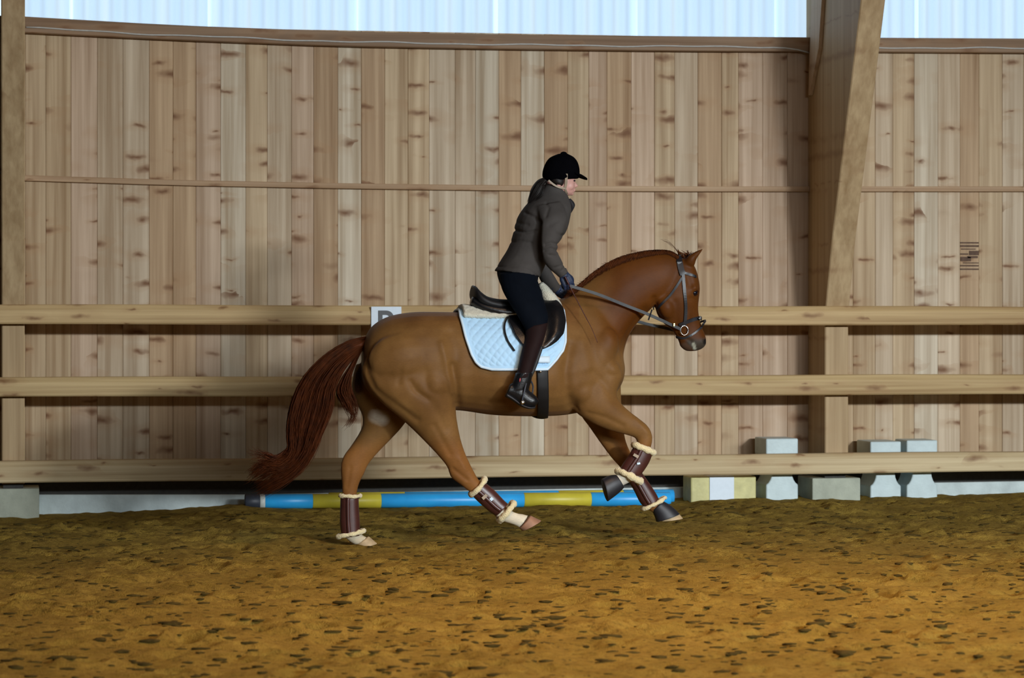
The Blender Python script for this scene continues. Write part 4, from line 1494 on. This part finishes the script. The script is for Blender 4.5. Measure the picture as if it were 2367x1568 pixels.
sleeve_far = [(1290, 475, 1240, 485, 0.07, 0.11), (1292, 530, 1240, 540, 0.062, 0.20), (1276, 580, 1236, 590, 0.056, 0.215), (1268, 606, 1240, 626, 0.052, 0.20), (1276, 628, 1252, 654, 0.044, 0.17), (1290, 652, 1270, 672, 0.037, 0.14), (1297, 662, 1281, 680, 0.033, 0.13)]


def shrink(st, k):
    out = []
    for s_ in st:
        cx_, cy_ = (s_[0] + s_[2]) / 2, (s_[1] + s_[3]) / 2
        out.append((cx_ + (s_[0] - cx_) * k, cy_ + (s_[1] - cy_) * k, cx_ + (s_[2] - cx_) * k, cy_ + (s_[3] - cy_) * k, s_[4] * k, *s_[5:]))
    return out


# continuous body under the clothes: head, neck, trunk, limbs
bb_ = MB()
loft(bb_, [(1316, 372, 1268, 374, 0.045), (1328, 392, 1259, 394, 0.068), (1330.5, 408, 1260, 412, 0.073), (1328.5, 419, 1262, 424, 0.070, 0, 2.2), (1328, 430, 1266, 434, 0.064, 0, 2.2), (1327, 440, 1276, 442, 0.054, 0, 2.2), (1325, 447, 1290, 448, 0.040), (1319, 452, 1300, 452, 0.022)], 5, 22)
loft(bb_, [(1327, 416, 1318, 417, 0.008), (1332.5, 424, 1320, 425, 0.011), (1336.5, 430, 1320, 431, 0.015), (1331, 434, 1318, 435, 0.010)], 4, 12)            # nose
blob(bb_, 1327, 438.5, 0, 0.010, 0.022, 0.005)
blob(bb_, 1326.5, 441.5, 0, 0.010, 0.020, 0.006)
blob(bb_, 1321, 448, 0, 0.014, 0.020, 0.012)
for s_ in (-1, 1):
    blob(bb_, 1315, 430, s_ * 0.042, 0.034, 0.018, 0.030)
    blob(bb_, 1292, 424, s_ * 0.071, 0.016, 0.008, 0.026)      # ears
loft(bb_, [(1306, 430, 1268, 425, 0.052), (1304, 450, 1262, 442, 0.054), (1300, 475, 1245, 462, 0.07)], 4, 16)
trunk = [(1306, 455, 1255, 450, 0.08, 0), (1316, 480, 1224, 470, 0.16, 0), (1313, 505, 1200, 500, 0.18, 0), (1306, 535, 1190, 535, 0.175, 0), (1282, 570, 1180, 570, 0.15, 0), (1264, 595, 1163, 600, 0.16, 0), (1250, 622, 1152, 622, 0.175, 0), (1238, 645, 1158, 645, 0.17, 0)]
loft(bb_, shrink(trunk, 0.78), 4, 18)
for T in (sleeve[1:], sleeve_far[1:], thigh, mirror_st(thigh), shank, mirror_st(shank)):
    loft(bb_, shrink(T, 0.72), 4, 14)
foot = [(1178, 888, 1168, 914, 0.030, -0.39), (1202, 884, 1184, 924, 0.038, -0.39), (1222, 902, 1204, 938, 0.043, -0.395), (1239, 916, 1222, 943, 0.040, -0.40), (1246, 926, 1236, 941, 0.022, -0.40)]
for T in (foot, mirror_st(foot)):
    loft(bb_, shrink(T, 0.78), 4, 14)
bdy = bb_.build('body', M['skin'], per)
remesh(bdy, 0.0036, 6, 0.5)
for s_ in (-1, 1):
    c = P(1324.5, 418.5, HY)
    e_ = MB()
    bmt = bmesh.new()
    bmesh.ops.create_uvsphere(bmt, u_segments=12, v_segments=8, radius=1)
    e_.add([c + Vector((v.co.x * 0.010, v.co.y * 0.013 + s_ * 0.034, v.co.z * 0.006)) for v in bmt.verts], [[v.index for v in f.verts] for f in bmt.faces])
    bmt.free()
    e_.build('eye', M['eye'], per, True)
    MB().tube([Vector((c.x + 0.006, HY + s_ * 0.014, c.z + 0.014)), Vector((c.x + 0.004, HY + s_ * 0.034, c.z + 0.018)), Vector((c.x - 0.006, HY + s_ * 0.052, c.z + 0.014))], 0.003, 6).build('eyebrow', M['hair'], per, True)

# jacket
jb = MB()
loft(jb, [(1305, 436, 1263, 423, 0.062), (1311, 450, 1252, 440, 0.078), (1317, 466, 1238, 456, 0.115, 0, 2.1), (1319, 484, 1219, 472, 0.165, 0, 2.3), (1315, 507, 1198, 502, 0.185, 0, 2.3), (1307, 536, 1188, 536, 0.18, 0, 2.2), (1286, 568, 1177, 570, 0.155, 0, 2.1),
          (1268, 595, 1160, 599, 0.168, 0, 2.1), (1254, 624, 1148, 620, 0.188, 0, 2.1), (1246, 642, 1144, 626, 0.195, 0, 2.1)], 5, 28)
for T in (sleeve, sleeve_far):
    loft(jb, T, 5, 18)
jk = jb.build('jacket', M['jacket'], per)
remesh(jk, 0.006, 14, 0.5)
# folds in the cloth
jm = jk.data
n_ = len(jm.vertices)
jc = np.empty(n_ * 3)
jm.vertices.foreach_get('co', jc)
jc = jc.reshape(-1, 3)
jn = np.empty(n_ * 3)
jm.vertices.foreach_get('normal', jn)
jn = jn.reshape(-1, 3)
jw = jc + np.array(wloc(jk))
jx, jy = to_px(jw)
dd = np.zeros(n_)
for pts, wd, a in [([(1188, 532), (1215, 538), (1240, 534)], 3.5, -0.010), ([(1215, 492), (1235, 502), (1248, 515)], 4, -0.009), ([(1182, 560), (1205, 558), (1228, 562)], 4, -0.006), ([(1248, 512), (1246, 560), (1250, 598)], 4, -0.012),
                   ([(1292, 566), (1275, 562), (1260, 566)], 3.5, -0.008), ([(1290, 580), (1272, 574), (1258, 580)], 3, -0.007), ([(1288, 592), (1270, 590)], 3, -0.006), ([(1300, 545), (1285, 540)], 4, -0.006), ([(1305, 612), (1282, 620)], 3, -0.005),
                   ([(1262, 500), (1268, 480), (1262, 470)], 4, -0.006), ([(1298, 626), (1306, 618)], 2.5, -0.005), ([(1200, 600), (1235, 606)], 6, -0.004), ([(1270, 520), (1290, 510)], 5, -0.005), ([(1195, 515), (1220, 520)], 4, -0.005),
                   ([(1150, 617), (1195, 616), (1225, 625), (1243, 640)], 2.5, -0.004)]:
    dd += a * np.exp(-(seg_dist(jx, jy, pts) / wd) ** 2)
dd += 0.0008 * np.sin(jx / 9.0 + jy / 11.0) * np.sin(jy / 12.0)
jc = jc + jn * dd[:, None]
jm.vertices.foreach_set('co', jc.reshape(-1))
jm.update()
cb = MB()
loft(cb, [(1318, 459, 1306, 464, 0.050), (1326, 468, 1310, 474, 0.058), (1328, 476, 1314, 484, 0.056), (1322, 488, 1314, 492, 0.045), (1319, 493, 1315, 494, 0.03)], 4, 16)
tag(cb.build('collar_lining', M['collar_dark'], jk, True), 'black open collar front')

# breeches, half chaps, boots
pb_ = MB()
loft(pb_, [(1246, 606, 1156, 604, 0.155), (1244, 628, 1150, 624, 0.178), (1242, 648, 1153, 645, 0.180), (1235, 672, 1165, 672, 0.15), (1222, 690, 1180, 690, 0.10)], 5, 22)
for T in (thigh, mirror_st(thigh)):
    loft(pb_, T, 5, 20)
remesh(pb_.build('breeches', M['breeches'], per), 0.007, 5, 0.5)
for s_ in (-1, 1):
    T = shank if s_ < 0 else mirror_st(shank)
    FT = foot if s_ < 0 else mirror_st(foot)
    c_ = MB()
    loft(c_, [(*r_[:4], r_[4] + 0.002, *r_[5:]) for r_ in T], 5, 22)
    ch = c_.build('half_chap', M['chaps'], per, True)
    fb = MB()
    loft(fb, FT, 5, 18)
    an = [(1231, 860, 1192, 862, 0.047, s_ * 0.39), (1228, 882, 1184, 884, 0.046, s_ * 0.39), (1222, 900, 1176, 902, 0.042, s_ * 0.39)]
    loft(fb, an, 4, 18)
    bo = fb.build('boot', M['leather_black'], per)
    remesh(bo, 0.005, 4, 0.5)
    so_ = MB()
    loft(so_, [(1171, 908, 1168, 918, 0.034, s_ * 0.39), (1186, 918, 1184, 927, 0.036, s_ * 0.39), (1205, 933, 1203, 940, 0.040, s_ * 0.395), (1224, 940, 1222, 946, 0.040, s_ * 0.40), (1237, 939, 1235, 945, 0.024, s_ * 0.40)], 4, 12)
    so_.build('sole', M['rubber'], bo, True)
    if s_ < 0:
        q = P(1202, 879, HY - 0.436)
        MB().tube([q + Vector((-0.002, 0, -0.012)), q, q + Vector((0.002, 0, 0.012))], [0.003, 0.006, 0.003], 8, flat=0.4).build('badge', M['red_badge'], bo, True)

# gloved hands closed on the reins
def hand(wr, d, up, inward, k=1.0):
    """fist: wrist point, forearm direction, knuckle-stack direction (index side), curl direction"""
    mb = MB()
    mb.tube([wr - d * 0.03, wr, wr + d * 0.02], [0.031, 0.030, 0.030], 12, flat=0.8)
    pal = [wr + d * 0.005, wr + d * 0.03, wr + d * 0.06, wr + d * 0.078]
    for a, w in ((-0.024, 0.017), (-0.008, 0.019), (0.008, 0.019), (0.024, 0.018)):
        mb.tube([wr + d * 0.0 + up * a * 0.6] + [p + up * a for p in pal[1:]], [w * 0.9, w, w, w * 0.72], 10)
    for i, (a, l, r_) in enumerate(((0.030, 0.036, 0.0098), (0.010, 0.040, 0.0102), (-0.010, 0.037, 0.0098), (-0.029, 0.030, 0.0088))):
        k0 = pal[-1] + up * a
        j1 = k0 + d * 0.016 + inward * 0.022 - up * 0.002
        j2 = j1 - d * l * 0.55 + inward * 0.020
        j3 = j2 - d * 0.022 - inward * 0.012
        mb.tube(spline3([k0 - d * 0.012, k0 + d * 0.008 + inward * 0.004, j1, j2, j3], 4), r_, 8)
    t0 = wr + d * 0.018 + up * 0.024
    mb.tube(spline3([t0, t0 + d * 0.028 + up * 0.016 + inward * 0.012, t0 + d * 0.050 + up * 0.012 + inward * 0.022, t0 + d * 0.066 + up * 0.004 + inward * 0.026], 4), [0.013] * 4 + [0.0115] * 5 + [0.010] * 4, 8)
    return mb


dn = (P(1310, 655, HY) - P(1300, 632, HY)).normalized()
upn = Vector((-dn.z, 0, dn.x)).normalized()
if upn.z < 0: upn = -upn
hm = hand(P(1303, 634, HY - 0.19), dn, upn, Vector((0, 1, 0)))
gl = hm.build('glove', M['glove'], per)
remesh(gl, 0.0034, 2, 0.5)
dn2 = (P(1302, 676, HY) - P(1289, 668, HY)).normalized()
up2 = Vector((-dn2.z, 0, dn2.x)).normalized()
if up2.z < 0: up2 = -up2
hm = hand(P(1287, 668, HY + 0.13), dn2, up2, Vector((0, -1, 0)))
gl = hm.build('glove', M['glove'], per)
remesh(gl, 0.0034, 2, 0.5)

# hair
hb2 = MB()
loft(hb2, [(1306, 400, 1264, 400, 0.070), (1308, 419, 1264, 416, 0.087), (1303, 431, 1270, 424, 0.082), (1296, 434, 1278, 430, 0.060)], 4, 18)
loft(hb2, [(1258, 410, 1266, 426, 0.030), (1246, 416, 1262, 440, 0.042), (1233, 430, 1258, 454, 0.046), (1226, 448, 1248, 464, 0.040), (1223, 462, 1234, 470, 0.020)], 5, 14)
hr = hb2.build('hair', M['hair'], per, True)
pt = MB()
r9 = random.Random(4)
for k in range(260):
    u, y_ = r9.random(), r9.gauss(0, 0.022)
    e = r9.uniform(0.8, 1.06)
    pts = [P(1258 + 8 * u, 411 + 14 * u, HY + y_ * 0.5), P(1243 + 18 * u, 417 + 22 * u, HY + y_ * 1.5), P(1230 + 28 * u, 433 + 22 * u, HY + y_ * 1.7), P(1224 + 20 * u, 450 + 14 * u * e, HY + y_ * 1.4), P(1220 + 12 * u + r9.uniform(-2, 3), 462 + 6 * e + r9.uniform(-3, 4), HY + y_)]
    pt.tube(spline3(pts, 3), [0.0018] * 8 + [0.0016, 0.0014, 0.0012, 0.0009, 0.0005], 4)
ph = pt.build('ponytail', M['hair'], hr, True)
ph['kind'] = 'stuff'
tie = MB()
tie.tube([P(1263, 405, HY - 0.03) + Vector((0, 0.06 * t, 0)) for t in np.linspace(0, 1, 5)], 0.011, 8)
tie.build('hair_tie', M['strap'], hr, True)

# riding cap
cp_ = MB()
loft(cp_, [(1310, 355, 1290, 356, 0.03), (1325, 363, 1272, 364, 0.070), (1334, 374, 1262, 376, 0.088), (1338.5, 388, 1256, 391, 0.096), (1339.5, 400, 1254, 404, 0.097), (1339, 409, 1256, 414, 0.095), (1336, 413, 1260, 419, 0.088)], 5, 32)
cap = cp_.build('riding_cap', M['velvet'], per, True)
pk = MB()
rings = []
for t in np.linspace(-1, 1, 17):
    e = math.sqrt(max(0, 1 - t * t))
    rings.append((t, e))
top, bot = [], []
for t, e in rings:
    y_ = 0.082 * t
    inn = P(1337 - 14 * (1 - e), 402, HY)
    out = P(1337 - 14 * (1 - e) + 19 * e ** 0.7 + 1, 402 + 13 * e, HY)
    top.append((Vector((inn.x - 0.05, HY + y_ * 0.9, inn.z + 0.006)), Vector(((inn.x + out.x) / 2, HY + y_, (inn.z + out.z) / 2 + 0.001)), Vector((out.x, HY + y_, out.z))))
v_, f_ = [], []
for a in top:
    for p in a: v_.append(p + Vector((0, 0, 0.004)))
    for p in a: v_.append(p - Vector((0, 0, 0.004)))
for i in range(len(top) - 1):
    a, b = i * 6, (i + 1) * 6
    f_ += [(a, a + 1, b + 1, b), (a + 1, a + 2, b + 2, b + 1), (a + 3, b + 3, b + 4, a + 4), (a + 4, b + 4, b + 5, a + 5), (a + 2, a + 5, b + 5, b + 2), (a, b, b + 3, a + 3)]
mk('peak', v_, f_, M['velvet'], cap, True)
bt_ = MB()
blob(bt_, 1303, 356, 0, 0.022, 0.022, 0.015)
bt_.build('button', M['velvet'], cap, True)
hs = MB()
for s_ in (-1, 1):
    pts = [P(1309, 402, HY + s_ * 0.094), P(1309, 412, HY + s_ * 0.090), P(1308.5, 424, HY + s_ * 0.078), P(1306, 436, HY + s_ * 0.062)]
    ribbon(hs, spline3(pts, 4), [Vector((0, s_, 0))] * 13, 0.0085, 0.002)
    pts = [P(1268, 417, HY + s_ * 0.075), P(1280, 427, HY + s_ * 0.078), P(1292, 433, HY + s_ * 0.074), P(1306, 436, HY + s_ * 0.062)]
    ribbon(hs, spline3(pts, 4), [Vector((0, s_, 0))] * 13, 0.006, 0.002)
pts = [P(1306, 436, HY - 0.064), P(1310, 446, HY - 0.045), P(1312, 451, HY), P(1310, 446, HY + 0.045), P(1306, 436, HY + 0.064)]
ribbon(hs, spline3(pts, 4), [Vector((0, -1, 0)), *[Vector((0, -0.6, -1))] * 6, *[Vector((0, 0, -1))] * 3, *[Vector((0, 0.6, -1))] * 6, Vector((0, 1, 0))], 0.006, 0.002)
hs.build('harness', M['strap_beige'], cap)
tag(per, 'rider in a black velvet cap and grey jacket leaning forward off the saddle', 'person')

# thin whip in the rider's hand
wp = MB()
wp.tube(spline3([P(1306, 640, HY - 0.222), P(1312, 652, HY - 0.224), P(1320, 668, HY - 0.226), P(1348, 722, HY - 0.255), P(1368, 760, HY - 0.28), P(1381, 792, HY - 0.295)], 5), [0.006] * 8 + [0.003] * 10 + [0.002] * 8, 6)
tag(wp.build('riding_whip', M['whip'], None, True), 'thin dark red riding whip held along the horse\'s shoulder', 'whip')
